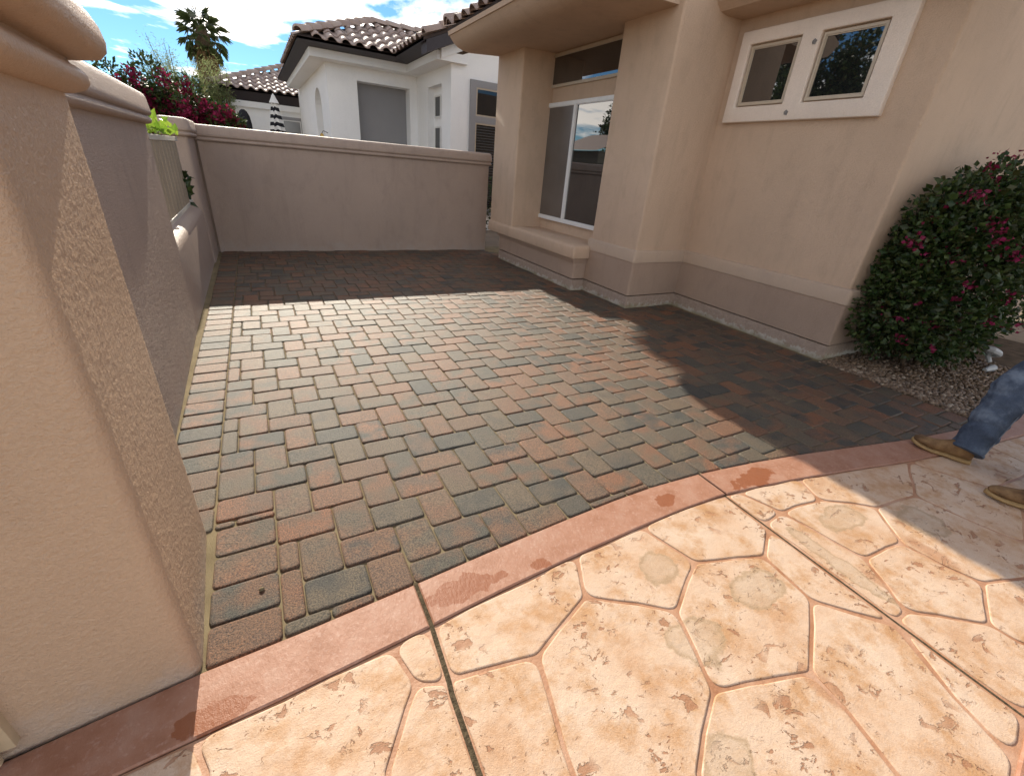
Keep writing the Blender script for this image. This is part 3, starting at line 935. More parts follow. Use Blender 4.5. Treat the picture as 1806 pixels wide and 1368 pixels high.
TILE = None
def tile_mesh():
    """one S-shaped roof tile: u across, v up the slope, n out"""
    global TILE
    if TILE: return TILE
    W, Ln = 0.30, 0.42
    us = [0, 0.03, 0.06, 0.095, 0.13, 0.165, 0.195, 0.23, 0.265, 0.31]
    def h(u):
        if u < 0.19:
            return 0.064*math.sin(math.pi*min(1, max(0, u/0.19)))**0.8
        return -0.018*math.sin(math.pi*(u-0.19)/0.12)
    vs, fs = [], []
    n = len(us)
    for (v, lift) in ((-0.015, 0.022), (0.14, 0.015), (Ln, 0.0)):
        for u in us: vs.append((u, v, h(u)+lift))
    for u in us: vs.append((u, -0.012, h(u)+0.010))
    for a in range(2):
        for i in range(n-1):
            fs.append((a*n+i, a*n+i+1, (a+1)*n+i+1, (a+1)*n+i))
    for i in range(n-1):
        fs.append((3*n+i, 3*n+i+1, i+1, i))
    me = bpy.data.meshes.new('roof_tile')
    me.from_pydata(vs, [], fs)
    me.polygons.foreach_set('use_smooth', [k < 2*(n-1) for k in range(len(fs))])
    me.materials.append(M_tile)
    TILE = me
    return me
RIDGE = None
def ridge_mesh():
    global RIDGE
    if RIDGE: return RIDGE
    vs, fs = [], []
    seg = 8
    for (v, r, lift) in ((0, 0.125, 0.02), (0.42, 0.105, 0.0)):
        for k in range(seg+1):
            a = math.pi*k/seg
            vs.append((r*math.cos(a), v, r*math.sin(a)*0.95+lift-0.03))
    for k in range(seg+1):
        a = math.pi*k/seg
        vs.append((0.105*math.cos(a), 0.0, 0.105*math.sin(a)*0.95-0.03))
    n = seg+1
    for k in range(seg):
        fs.append((k+1, k, n+k, n+k+1))
        fs.append((k, k+1, 2*n+k+1, 2*n+k))
    me = bpy.data.meshes.new('ridge_tile')
    me.from_pydata(vs, [], fs)
    me.polygons.foreach_set('use_smooth', [True]*len(fs))
    me.materials.append(M_tile)
    RIDGE = me
    return me
def place(me, name, parent, org, u, v):
    u = Vector(u).normalized(); v = Vector(v).normalized(); n = u.cross(v)
    v = n.cross(u)
    o = reg(bpy.data.objects.new(name, me), parent, org)
    q = Matrix((u, v, n)).transposed().to_quaternion()
    o.rotation_mode = 'QUATERNION'; o.rotation_quaternion = q
    return o
def tile_plane(parent, org, u, v, cols, rows, inside=lambda a, b: True, expo=0.37, wd=0.285):
    org = Vector(org); u = Vector(u).normalized(); v = Vector(v).normalized()
    k = 0
    for r in range(rows):
        for c in range(cols):
            a, b = c*wd, r*expo
            if inside(a+wd/2, b+expo/2):
                j = random.uniform(-0.004, 0.004)
                place(tile_mesh(), 'roof_tile', parent, org+u*a+v*(b+j), u, v); k += 1
    return k
def ridge_line(parent, p, q, step=0.37):
    p, q = Vector(p), Vector(q)
    d = (q-p); L = d.length; d.normalize()
    u = d.cross(Vector((0, 0, 1))).normalized()
    for i in range(int(L/step)+1):
        place(ridge_mesh(), 'ridge_tile', parent, p+d*step*i, u, d)

def main_house():
    root = thing('house', 'peach stucco house on the right with bay window and clay tile eave', 'house', (6.0, 5.0, 0))
    P = lambda n, mt, m, **k: m.build(n, mt, root, **k)
    # bodies: upper wall, pillar, window wall, column
    P('wall', M_house, MB().rect(4.85, 10.5, 2.10, 4.5, [(0, 0.70), (0, 3.6)], 0.03, 4))
    P('wall', M_house, MB().rect(4.285, 10.3, 4.4, 7.70, [(0, 0.5), (0, 3.5)], 0.01, 2))
    P('pillar', M_house, MB().rect(3.985, 4.95, 4.125, 5.02, [(0, 0.70), (0, 3.45)], 0.03, 4))
    P('column', M_house, MB().rect(3.725, 4.35, 6.885, 7.725, [(0, 0.60), (0, 3.12)], 0.03, 4))
    # belt and plinth, set a little proud
    def skirt(poly, belt=True, d=0.0):
        if belt:
            P('belt', M_belt, MB().loft(poly, [(-0.002, 0.57), (0.008, 0.575), (0.008, 0.700+d), (0.0, 0.712+d), (-0.03, 0.722+d)], 0.03, 4))
        P('plinth', M_plinth, MB().loft(poly, [(-0.03, 0.160+d), (0.0, 0.163+d), (0.0, 0.585+d)], 0.03, 4))
        P('footing', M_base, MB().loft(poly, [(-0.006, -0.03), (-0.008, 0.130), (-0.016, 0.147), (-0.035, 0.152)], 0.012, 3))
    skirt([(4.815, 2.065), (10.4, 2.065), (10.4, 4.45), (4.815, 4.45)])
    skirt([(3.965, 4.105), (4.93, 4.105), (4.93, 5.06), (3.965, 5.06)], True, 0.003)
    skirt([(3.765, 5.04), (4.5, 5.04), (4.5, 7.40), (3.765, 7.40)], False, 0.005)
    skirt([(3.95, 7.2), (4.6, 7.2), (4.6, 7.73), (3.95, 7.73)], False, 0.007)
    # broad window sill with a step under it
    P('sill', M_house, MB().rect(3.695, 4.4, 4.99, 7.74, [(-0.03, 0.445), (-0.004, 0.452), (0.0, 0.465), (0.0, 0.585), (-0.008, 0.607), (-0.03, 0.622)], 0.03, 4))
    P('sill_step', M_plinth, MB().rect(3.735, 4.45, 5.02, 7.43, [(0, 0.405), (0.0, 0.462)], 0.02, 3))
    # big window: fixed light above, slider below
    f1 = window(root, 'window', 4.283, 5.15, 7.17, 2.64, 3.06, M_vinyl, [(5.19, 7.13, M_glass, 'pane')], 0.03)
    f2 = window(root, 'window', 4.283, 5.13, 7.19, 0.78, 2.44, M_alu, [(5.19, 6.14, M_glass, 'pane'), (6.20, 7.13, M_screen, 'insect_screen')], 0.05, 0.045)
    # pale trim round the pair of small windows
    tr = holed('x', 2.42, 4.02, 2.14, 2.965, [(2.60, 3.16, 2.285, 2.845), (3.345, 3.905, 2.285, 2.845)], 4.795, 4.87).build('window_trim', M_trim, root, smooth=False)
    bevel(tr, 0.012, 3)
    for a, b in ((2.615, 3.145), (3.36, 3.89)):
        window(root, 'window', 4.852, a, b, 2.30, 2.83, M_vinyl, [(a+0.022, b-0.022, M_glass, 'pane')], 0.022, 0.03)
    for y, z in ((3.20, 2.765), (3.27, 2.205)):
        pm = MB()
        k = 9
        pm.rings([[(xx, y+r*s*math.cos(6.28*i/k)*(1+.25*math.sin(i*2.3)), z+r*s*math.sin(6.28*i/k)*(1+.2*math.cos(i*3.1))) for i in range(k)] for xx, s, r in ((4.796, 1, 0.022), (4.790, 1, 0.022), (4.788, 0.6, 0.022))])
        P('filler_patch', M_patch, pm)
    # coved eave: sweep of a profile along y
    prof = [(4.7, 3.085), (4.05, 3.075), (3.72, 3.065), (3.45, 3.045), (3.25, 3.030), (3.12, 3.040), (3.03, 3.070), (2.965, 3.115), (2.92, 3.165), (2.905, 3.185), (2.885, 3.187), (2.875, 3.235), (2.93, 3.25), (4.7, 3.85)]
    e = MB()
    e.rings([[(x, yy, z) for x, z in prof] for yy in (4.20, 5.8, 7.735)], True, True)
    P('eave', M_house, e, sharp=25)
    e = MB()
    added_eave_prof = [(5.0, 3.10), (4.62, 3.085), (4.50, 3.10), (4.42, 3.16), (4.40, 3.20), (4.38, 3.205), (4.375, 3.25), (5.0, 3.45)]  # shallow eave added to darken the wall above the small windows
    e.rings([[(x, yy, z) for x, z in added_eave_prof] for yy in (-1.0, 2.0, 4.30)], True, True)
    P('eave', M_house, e, sharp=25)
    # roof: deck, tiles and rake tiles
    sl = 0.36
    d = MB()
    d.rings([[(2.90, 7.80, 3.25), (2.90, 4.2, 3.25), (7.5, 4.2, 3.25+4.6*sl), (7.5, 7.80, 3.25+4.6*sl)],
             [(2.90, 7.80, 3.285), (2.90, 4.2, 3.285), (7.5, 4.2, 3.285+4.6*sl), (7.5, 7.80, 3.285+4.6*sl)]])
    roof = P('roof', M_deck, d, smooth=False)
    tile_plane(roof, (2.865, 7.72, 3.285), (0, -1, 0), (1, 0, sl), 12, 3)
    ridge_line(roof, (2.86, 7.76, 3.34), (4.2, 7.76, 3.34+1.34*sl))
    return root
main_house()

# ------------------------------------------------------------------ neighbour's house
def neighbour():
    root = thing('house', "neighbour's white stucco house with dark eaves and pale clay roof beyond the far wall", 'house', (4.0, 14.0, 0))
    P = lambda n, mt, m, **k: m.build(n, mt, root, **k)
    k = 1.08
    root.scale = (k, k, k)
    root.location = Vector(WL[root.name])*k + Vector((0, 0, 1.5*(1-k)))
    # left block with a niche in its front wall
    YF = 12.92
    P('wall', M_white, holed('y', 1.84, 4.02, 0.0, 3.5, [(2.52, 3.80, 0.9, 3.07)], YF, YF+0.4), smooth=False)
    P('niche_panel', M_grey, MB().box(2.4, 3.9, YF+0.36, YF+0.5, 0.7, 3.2), smooth=False)
    # side wall with an arched opening
    yA, yB = 14.2, 15.5
    side = MB()
    arc = [(yA, 0.9)] + [((yA+yB)/2 - (yB-yA)/2*math.cos(math.pi*i/12), 2.55+0.45*math.sin(math.pi*i/12)) for i in range(13)] + [(yB, 0.9)]
    outer = [(YF+0.403, 0.0), (YF+0.403, 3.5), (20.0, 3.5), (20.0, 0.0)]
    n = len(arc)
    def fan(x, flip):
        vs = [(x, y, z) for y, z in arc] + [(x, YF+0.403, 0), (x, YF+0.403, 3.5), (x, 20, 3.5), (x, 20, 0)]
        fs = []
        half = n//2
        for i in range(half): fs.append((n+1, i, i+1))
        for i in range(half, n-1): fs.append((n+2, i, i+1))
        fs += [(n+1, half, n+2), (n, 0, n+1), (n+3, n+2, n-1), (n, n+3, n-1, 0)]
        if flip: fs = [f[::-1] for f in fs]
        side.add(vs, fs)
    fan(1.842, False); fan(2.20, True)
    side.add([(1.842, y, z) for y, z in arc] + [(2.2, y, z) for y, z in arc], [(i, n+i, n+i+1, i+1) for i in range(n-1)])
    P('arched_wall', M_white, side, smooth=False)
    P('wall', M_white, MB().box(2.45, 2.6, 13.4, 19.9, 0, 3.4), smooth=False)
    # right block: projects towards us, gable end in front
    P('wall', M_white, holed('x', 10.52, 12.915, 0.0, 3.5, [(11.10, 12.05, 0.8, 3.05)], 3.99, 4.25), smooth=False)
    P('wall', M_white, MB().box(4.16, 4.6, 10.9, 12.3, 0.5, 3.3), smooth=False)
    P('wall', M_white, MB().loft([(3.99, 0), (11.0, 0), (11.0, 1), (3.99, 1)], [(0, 0), (0, 1)]) if False else gable_wall(), smooth=False)
    # windows of the right block's side, deep in the reveal
    for z0, z1 in ((0.85, 2.26), (2.44, 2.90)):
        window(root, 'window', 4.16, 11.15, 12.0, z0, z1, M_alu, [(11.18, 11.55, M_dim, 'pane'), (11.6, 11.97, M_dim, 'pane')], 0.025, 0.03)
    # grey framed window in the gable wall
    holed('y', 4.42, 5.6, 0.4, 3.13, [(4.56, 5.46, 0.55, 2.34), (4.56, 5.46, 2.47, 3.0)], 10.46, 10.53).build('window_trim', M_grey, root, smooth=False)
    for z0, z1 in ((0.55, 2.34), (2.47, 3.0)):
        f = holed('y', 4.555, 5.465, z0-0.005, z1+0.005, [(4.59, 5.43, z0+0.03, z1-0.03)], 10.470, 10.499).build('window', M_vinyl, root, smooth=False)
        MB().box(4.58, 5.44, 10.488, 10.498, z0+0.02, z1-0.02).build('pane', M_dim, f, smooth=False)
        if z0 < 1:
            k = z0+0.06
            me = None
            while k < z1-0.05:
                if me is None:
                    o = MB().box(4.60, 5.42, 10.476, 10.484, k, k+0.016).build('blind_slat', M_blind, f, (5.0, 10.5, k), smooth=False); me = o.data
                else:
                    reg(bpy.data.objects.new('blind_slat', me), f, (5.0, 10.5, k))
                k += 0.055
    # white trim and dark sloping eaves
    P('trim', M_white, MB().box(1.47, 4.4, 12.50, 13.2, 3.34, 3.50), smooth=False)
    P('trim', M_white, MB().box(1.473, 2.6, 13.2, 19.5, 3.342, 3.498), smooth=False)
    P('trim', M_white, MB().box(3.62, 4.3, 10.36, 12.497, 3.344, 3.496), smooth=False)
    ev = MB()
    # front eave of the left block (sloping outwards), its left side, and the left side of the right block
    def eave(a0, a1, b0, b1):
        # quad strip: inner-bottom edge a0-a1, outer-top edge b0-b1
        t = 0.05
        A0, A1, B0, B1 = map(Vector, (a0, a1, b0, b1))
        upv = Vector((0, 0, t))
        vs = [A0, A1, B1, B0, A0+upv*5, A1+upv*5, B1+upv, B0+upv]
        ev.add(vs, [(0, 1, 2, 3), (7, 6, 5, 4), (0, 3, 7, 4), (2, 1, 5, 6), (3, 2, 6, 7), (1, 0, 4, 5)])
    eave((1.50, 12.53, 3.5), (3.60, 12.53, 3.5), (1.22, 12.05, 3.53), (3.24, 12.05, 3.53))
    eave((1.50, 19.5, 3.5), (1.50, 12.53, 3.5), (1.22, 19.5, 3.53), (1.22, 12.05, 3.53))
    eave((3.65, 12.50, 3.5), (3.65, 10.40, 3.5), (3.24, 12.05, 3.53), (3.24, 10.02, 3.53))
    P('eave', M_fascia, ev, smooth=False)
    # gable rake: dark board and white trim below it
    rk = MB()
    s = 0.42
    for (y0, y1, off, th, x0) in ((10.02, 10.35, 0.0, 0.20, 3.30),):
        vs = []
        for x in (x0, 7.4):
            z = 3.53 + (x-3.24)*s
            vs += [(x, y0, z-th+off), (x, y1, z-th+off), (x, y1, z+off), (x, y0, z+off)]
        rk.add(vs, [(3, 2, 1, 0), (4, 5, 6, 7), (0, 1, 5, 4), (1, 2, 6, 5), (2, 3, 7, 6), (3, 0, 4, 7)])
    P('rake_board', M_fascia, rk, smooth=False)
    rk = MB()
    vs = []
    for x in (3.70, 7.4):
        z = 3.53 + (x-3.24)*s
        vs += [(x, 10.30, z-0.36), (x, 10.6, z-0.36), (x, 10.6, z-0.19), (x, 10.30, z-0.19)]
    rk.add(vs, [(3, 2, 1, 0), (4, 5, 6, 7), (0, 1, 5, 4), (1, 2, 6, 5), (2, 3, 7, 6), (3, 0, 4, 7)])
    P('rake_trim', M_white, rk, smooth=False)
    # roofs
    zE = 3.575
    dk = MB()
    ap = 1.95
    def slab(pts):
        b = [(x, y, z) for x, y, z in pts]
        n = len(b)
        dk.add([(x, y, z-0.04) for x, y, z in b] + [(x, y, z+0.01) for x, y, z in b],
               [tuple(range(n-1, -1, -1)), tuple(range(n, 2*n))] + [(i, (i+1) % n, n+(i+1) % n, n+i) for i in range(n)])
    x0, y0 = 1.22, 12.05
    zt = zE+ap*s
    slab([(x0, y0, zE), (3.24, y0, zE), (3.24+ap, y0+ap, zt), (x0+ap, y0+ap, zt)])
    slab([(x0, 19.5, zE), (x0, y0, zE), (x0+ap, y0+ap, zt), (x0+ap, 19.5, zt)])
    slab([(3.24, y0, zE), (3.24, 10.02, zE), (7.3, 10.02, zE+4.06*s), (7.3, y0+ap*2, zE+4.06*s), (3.24+ap, y0+ap, zt)])
    slab([(x0+ap, y0+ap, zt), (7.0, y0+ap, zt), (7.0, 18, zt-0.6), (x0+ap, 18, zt-0.6)])
    roof = P('roof', M_deck, dk, smooth=False)
    # front plane
    tile_plane(roof, (x0, y0-0.04, zE+0.01), (1, 0, 0), (0, 1, s), 16, 6,
               lambda a, b: b*0.922 < a+0.02 and a < 2.02 + b*0.922 + 0.2)
    # left side plane: seen edge-on
    tile_plane(roof, (x0-0.04, y0+4.4, zE+0.01), (0, -1, 0), (1, 0, s), 15, 3, lambda a, b: (4.4-a) > b*0.922-0.05)
    # left plane of the right block
    tile_plane(roof, (3.24-0.04, y0+1.7, zE+0.01), (0, -1, 0), (1, 0, s), 13, 4, lambda a, b: (1.7-a) < b*0.922+0.1)
    ridge_line(roof, (x0+0.02, y0+0.02, zE+0.09), (x0+ap, y0+ap, zt+0.09))
    ridge_line(roof, (x0+ap, y0+ap, zt+0.09), (4.9, y0+ap, zt+0.09))
    ridge_line(roof, (3.26, 10.06, zE+0.07), (6.2, 10.06, zE+0.07+2.94*s))
    # lower wing further back
    P('wall', M_white, MB().box(-0.9, 1.9, 20.4, 20.6, 0, 2.85), smooth=False)
    P('trim', M_white, MB().box(-0.95, 2.2, 20.25, 20.45, 2.68, 2.86), smooth=False)
    w0, wz = (-0.85, 19.95), 3.17
    e2 = MB(); ev = e2
    def eave2(a0, a1, b0, b1):
        A0, A1, B0, B1 = map(Vector, (a0, a1, b0, b1))
        upv = Vector((0, 0, .05))
        e2.add([A0, A1, B1, B0, A0+upv*6, A1+upv*6, B1+upv, B0+upv], [(0, 1, 2, 3), (7, 6, 5, 4), (0, 3, 7, 4), (2, 1, 5, 6), (3, 2, 6, 7), (1, 0, 4, 5)])
    eave2((-0.9, 20.27, 2.86), (2.25, 20.27, 2.86), (w0[0], w0[1], 3.12), (2.06, w0[1], 3.12))
    P('eave', M_fascia, e2, smooth=False)
    dk = MB()
    x1 = w0[0]
    slab2 = [(x1, w0[1], wz), (2.1, w0[1], wz), (5.0, w0[1]+2.6, wz+2.6*s), (x1+2.6, w0[1]+2.6, wz+2.6*s)]
    dk.add([(x, y, z-0.05) for x, y, z in slab2]+slab2, [(3, 2, 1, 0), (4, 5, 6, 7), (0, 1, 5, 4), (1, 2, 6, 5), (2, 3, 7, 6), (3, 0, 4, 7)])
    r2 = P('roof', M_deck, dk, smooth=False)
    tile_plane(r2, (x1, w0[1]-0.04, wz+0.01), (1, 0, 0), (0, 1, s), 17, 7, lambda a, b: b*0.922 < a+0.02 and a < 2.95+b*0.8)
    ridge_line(r2, (x1+0.02, w0[1], wz+0.09), (x1+2.6, w0[1]+2.6, wz+0.09+2.6*s))
    # its window
    holed('y', 1.15, 1.95, 1.2, 2.52, [(1.25, 1.85, 1.3, 2.42)], 20.34, 20.42).build('window_trim', M_grey, root, smooth=False)
    f = holed('y', 1.24, 1.86, 1.29, 2.43, [(1.28, 1.82, 1.33, 2.39)], 20.35, 20.40).build('window', M_alu, root, smooth=False)
    MB().box(1.27, 1.83, 20.375, 20.39, 1.32, 2.40).build('pane', M_screen, f, smooth=False)
    return root
def gable_wall():
    m = MB()
    s = 0.42
    vs = []
    for y in (10.5, 10.518):
        vs += [(3.988, y, 0), (7.3, y, 0), (7.3, y, 3.4+(7.3-3.99)*s), (3.988, y, 3.42)]
    m.add(vs, [(0, 1, 2, 3), (7, 6, 5, 4), (0, 4, 5, 1), (1, 5, 6, 2), (2, 6, 7, 3), (3, 7, 4, 0)])
    return m
neighbour()

# ------------------------------------------------------------------ plants
def leaves(m, pts, size, rnd, up=0.35, droop=0.0, aspect=0.6):
    """small folded leaves at the given (point, outward) pairs"""
    for p, nrm in pts:
        d = Vector((rnd.gauss(0, 1), rnd.gauss(0, 1), rnd.gauss(0, .7))) + nrm*1.2 + Vector((0, 0, up-droop))
        d.normalize()
        s = d.cross(Vector((rnd.gauss(0, 1), rnd.gauss(0, 1), rnd.gauss(0, 1))))
        if s.length < 1e-3: continue
        s.normalize()
        n = d.cross(s)
        L = size*rnd.uniform(.65, 1.3); W = L*aspect*0.5
        a, b, c, e = p, p+d*L*0.45+s*W+n*W*0.3, p+d*L, p+d*L*0.45-s*W+n*W*0.3
        m.add([a, b, c, e], [(0, 1, 2), (0, 2, 3)])
def shell_points(rnd, count, c, r, zmin=-9, bumps=0.22, freq=1.6, inner=0.55):
    out = []
    c = Vector(c)
    while len(out) < count:
        d = Vector((rnd.gauss(0, 1), rnd.gauss(0, 1), rnd.gauss(0, 1))).normalized()
        k = 1 + bumps*2*noise.noise(d*freq*2+c) + bumps*0.8*noise.noise(d*freq*6+c)
        if noise.noise(d*freq*4.5+c*2) < -0.33 and rnd.random() < 0.7: k *= 0.82
        t = inner + (1-inner)*rnd.random()**0.45
        p = c + Vector((d.x*r[0], d.y*r[1], d.z*r[2]))*k*t
        if p.z < zmin: continue
        out.append((p, d))
    return out

def bush():
    rnd = random.Random(11)
    root = thing('bougainvillea_bush', 'rounded dark green bougainvillea bush with magenta blooms at the house corner', 'bush', (5.75, 1.72, 0))
    m = MB()
    lobes = [((5.72, 1.75, 0.88), (0.80, 0.50, 0.80)), ((5.22, 1.80, 0.62), (0.46, 0.36, 0.50)), ((6.45, 1.72, 0.95), (0.75, 0.50, 0.85)), ((5.75, 1.60, 1.25), (0.60, 0.42, 0.50)), ((5.6, 1.50, 0.48), (0.6, 0.32, 0.36)), ((6.4, 1.6, 1.4), (0.6, 0.4, 0.45)), ((5.28, 1.80, 1.32), (0.36, 0.32, 0.42)), ((5.22, 1.80, 0.98), (0.38, 0.34, 0.46)), ((5.62, 1.76, 1.52), (0.42, 0.34, 0.34)), ((6.15, 1.72, 1.58), (0.5, 0.38, 0.36))]
    tot = 0
    outs = []
    for c, r in lobes:
        k = int(8200*r[0]*r[2])
        pts = shell_points(rnd, k, c, r, 0.06, bumps=0.12)
        outs += pts
        leaves(m, pts[::3], 0.062, rnd, 0.15, 0.1, 0.75); leaves(m, pts[1::3]+pts[2::3], 0.044, rnd, 0.15, 0.1, 0.75)
    m.build('foliage', M_leaf, root, smooth=False)
    fl = MB()
    heads = [(4.98, 1.62, .72), (4.93, 1.66, .56), (5.2, 1.45, .78)]
    for c, r in lobes:
        for p, d in shell_points(rnd, int(13*r[0]/0.5), c, r, 0.3, inner=0.98):
            if d.y < 0.35 and p.z > 0.35: heads.append(tuple(p + Vector((d.x*0.03, d.y*0.03-0.02, d.z*0.03))))
    for hx, hy, hz in heads:
        big = rnd.random() < 0.35 and hz > 0.9
        k = rnd.randrange(14, 30) if big else rnd.randrange(4, 12)
        sp_ = 0.055 if big else 0.03
        pts = [(Vector((hx+rnd.gauss(0, sp_), hy+rnd.gauss(0, sp_*.7), hz+rnd.gauss(0, sp_*.7))), Vector((0, -0.8, 0.3))) for _ in range(k)]
        leaves(fl, pts, 0.036, rnd, 0.1, 0, 0.95)
    fl.build('blooms', M_bract, root, smooth=False)
    st = MB()
    for i in range(7):
        a = rnd.uniform(0, 6.28)
        x, y = 5.75+0.1*math.cos(a), 1.72+0.08*math.sin(a)
        st.tube([(x, y, -0.02), (x+0.12*math.cos(a), y+0.1*math.sin(a), 0.35), (x+0.4*math.cos(a), y+0.22*math.sin(a), 0.8)], [0.025, 0.018, 0.008], 6)
    st.build('stems', M_bark, root)
bush()

def far_bougainvillea():
    rnd = random.Random(21)
    root = thing('bougainvillea_hedge', 'tall bougainvillea covered in magenta sprays behind the left end of the far wall', 'bougainvillea', (-1.0, 10.3, 0))
    m = MB(); fl = MB()
    # sprays rise to the skyline seen over the wall
    sky_ = [(-2.3, 2.35), (-1.62, 2.50), (-1.35, 2.30), (-1.18, 2.66), (-1.0, 2.25), (-0.80, 2.26), (-0.66, 2.46), (-0.52, 2.22), (-0.42, 2.08), (-0.34, 2.16), (-0.24, 1.94), (-0.18, 2.04)]
    for i, (x, zt) in enumerate(sky_):
        for q in range(3):
            y = 10.0 + rnd.uniform(-0.1, 0.7)
            bx = x + rnd.uniform(-0.1, 0.1)
            r = rnd.uniform(0.17, 0.30)
            zz = zt - 0.20 - q*0.16 - r*0.45
            pts = shell_points(rnd, 520, (bx, y, zz), (r, r, r*1.15), 0.5)
            leaves(m, pts, 0.06, rnd, 0.2, 0, 0.6)
            if rnd.random() < 0.95:
                for k in range(rnd.randrange(3, 7)):
                    d = Vector((rnd.gauss(0, 1), -abs(rnd.gauss(0, 1))-0.2, rnd.gauss(0.2, .7))).normalized()
                    c = Vector((bx, y, zz)) + d*r*0.95
                    L = rnd.uniform(0.10, 0.30)
                    pp = []
                    for t in range(rnd.randrange(70, 120)):
                        s = rnd.random()
                        pp.append((c + Vector((rnd.gauss(0, .045), rnd.gauss(0, .045), -s*L+rnd.gauss(0, .03))), Vector((0, -0.5, 0.3))))
                    leaves(fl, pp, 0.05, rnd, 0.1, 0, 0.9)
    pts = shell_points(rnd, 9000, (-1.45, 10.9, 0.95), (1.45, 0.8, 1.1), 0.0)
    leaves(m, pts, 0.07, rnd, 0.2, 0, 0.6)
    m.build('foliage', M_leaf, root, smooth=False)
    fl.build('blooms', M_bract, root, smooth=False)
    st = MB()
    for i in range(8):
        x = -2.1+0.28*i
        st.tube([(-1.0+0.2*(x+1), 10.4, 0), (x, 10.4, 0.9), (x+rnd.uniform(-.1, .1), 10.3, 1.8)], [0.05, 0.03, 0.012], 6)
    st.build('stems', M_bark, root)
far_bougainvillea()

def palm():
    rnd = random.Random(4)
    bx, by = -1.05, 28.0
    H = 5.85
    root = thing('palm_tree', 'tall fan palm against the sky behind the bougainvillea', 'palm tree', (bx, by, 0))
    t = MB()
    t.tube([(bx-0.35, by, -0.05), (bx-0.3, by, 1.5), (bx-0.15, by, 3.6), (bx-0.05, by, 4.6), (bx, by, H-0.2), (bx, by, H+0.15)], [0.42, 0.36, 0.33, 0.36, 0.30, 0.12], 12)
    t.build('trunk', M_bark, root)
    # one fan frond: stem and a ring of narrow blades
    def frond_mesh(k):
        r2 = random.Random(k)
        m = MB()
        L = 0.62
        m.tube([(0, 0, 0), (0, L*0.55, 0.06), (0, L, 0.0)], [0.022, 0.016, 0.012], 4)
        nb = 15
        for i in range(nb):
            a = (i/(nb-1)-0.5)*R(215)
            ln = 0.62*(1-0.25*abs(i/(nb-1)-0.5)*2)*r2.uniform(0.85, 1.1)
            d = Vector((math.sin(a), math.cos(a), 0.05)); s = Vector((d.y, -d.x, 0))
            b = Vector((0, L, 0))
            mid = b + d*ln*0.6 + Vector((0, 0, -0.02))
            tip = b + d*ln + Vector((0, 0, -r2.uniform(0.18, 0.42)))
            m.add([b, mid+s*0.020, tip, mid-s*0.020], [(0, 1, 2), (0, 2, 3)])
        me = bpy.data.meshes.new('frond')
        me.from_pydata(m.v, [], m.f); me.materials.append(M_palm)
        return me
    ms = [frond_mesh(i) for i in range(4)]
    for i in range(30):
        az = i*2.39996 + rnd.uniform(-.2, .2)
        el = R(82) - (i/29)**0.8*R(140)
        o = reg(bpy.data.objects.new('frond', ms[i % 4]), root, (bx+0.08*math.cos(az), by+0.08*math.sin(az), H-0.05-0.4*(i/29)))
        d = Vector((math.cos(az)*math.cos(el), math.sin(az)*math.cos(el), math.sin(el)))
        x = d.cross(Vector((0, 0, 1))).normalized()
        n = x.cross(d)
        o.rotation_mode = 'QUATERNION'
        o.rotation_quaternion = Matrix((x, d, n)).transposed().to_quaternion()
        sc_ = rnd.uniform(0.75, 0.95)
        o.scale = (sc_, sc_, sc_)
    sk = MB()
    for i in range(420):
        az = rnd.uniform(0, 6.28); z = rnd.uniform(H-1.7, H-0.55)
        rr = 0.36 + rnd.uniform(0, 0.2)
        p = Vector((bx+rr*0.8*math.cos(az), by+rr*0.8*math.sin(az), z))
        tip = p + Vector((math.cos(az)*rnd.uniform(0, .35), math.sin(az)*rnd.uniform(0, .35), -rnd.uniform(.35, .7)))
        s = Vector((-math.sin(az), math.cos(az), 0))*0.03
        sk.add([p-s, p+s, tip], [(0, 1, 2)])
    sk.build('dead_fronds', M_dead, root, smooth=False)
palm()

def tree(label, base, H, crown, nbr, nleaf, size, seed, mat, group=None, aspect=0.3, cat='tree', name='feathery_tree', spread=1.0):
    rnd = random.Random(seed)
    root = thing(name, label, cat, base, group)
    bx, by, _ = base
    t = MB()
    top = Vector((bx, by, H*0.45))
    t.tube([(bx, by, -0.05), (bx+0.05, by, H*0.25), top], [H*0.035, H*0.028, H*0.022], 8)
    tips = []
    for i in range(nbr):
        a = i*2.4+rnd.uniform(-.3, .3)
        e = Vector((bx+crown*spread*math.cos(a)*rnd.uniform(.35, 1), by+crown*math.sin(a)*rnd.uniform(.35, 1), H*rnd.uniform(.62, 1.0)))
        md = top.lerp(e, .5)+Vector((0, 0, 0.12*H*rnd.random()))
        t.tube([top-Vector((0, 0, .1)), md, e], [H*0.007, H*0.004, H*0.001], 5)
        tips += [(top, md), (md, e), (md, e)]
    t.build('trunk', M_bark, root)
    m = MB()
    for i in range(nleaf):
        a, b = rnd.choice(tips)
        p = a.lerp(b, rnd.random()) + Vector((rnd.gauss(0, 1), rnd.gauss(0, 1), rnd.gauss(0, .8)))*crown*0.11
        leaves(m, [(p, Vector((0, 0, 0.2)))], size, rnd, 0.3, 0.0, aspect)
    m.build('crown', mat, root, smooth=False)
tree('wispy pale green tree leaning in front of the palm', (-1.75, 20.5, 0), 4.35, 1.25, 30, 7500, 0.10, 8, M_feather, None, 0.16)
tree('bushy olive green tree hiding the foot of the palm trunk', (-0.62, 21.5, 0), 4.05, 0.6, 18, 3600, 0.10, 9, M_feather, None, 0.22, name='olive_tree')
tree('broad dark tree out of the picture on the left, seen in the window glass', (-11.5, 13.5, 0), 8.0, 2.9, 18, 9000, 0.22, 12, M_leaf, 'dark trees outside the view', 0.6, name='shade_tree')
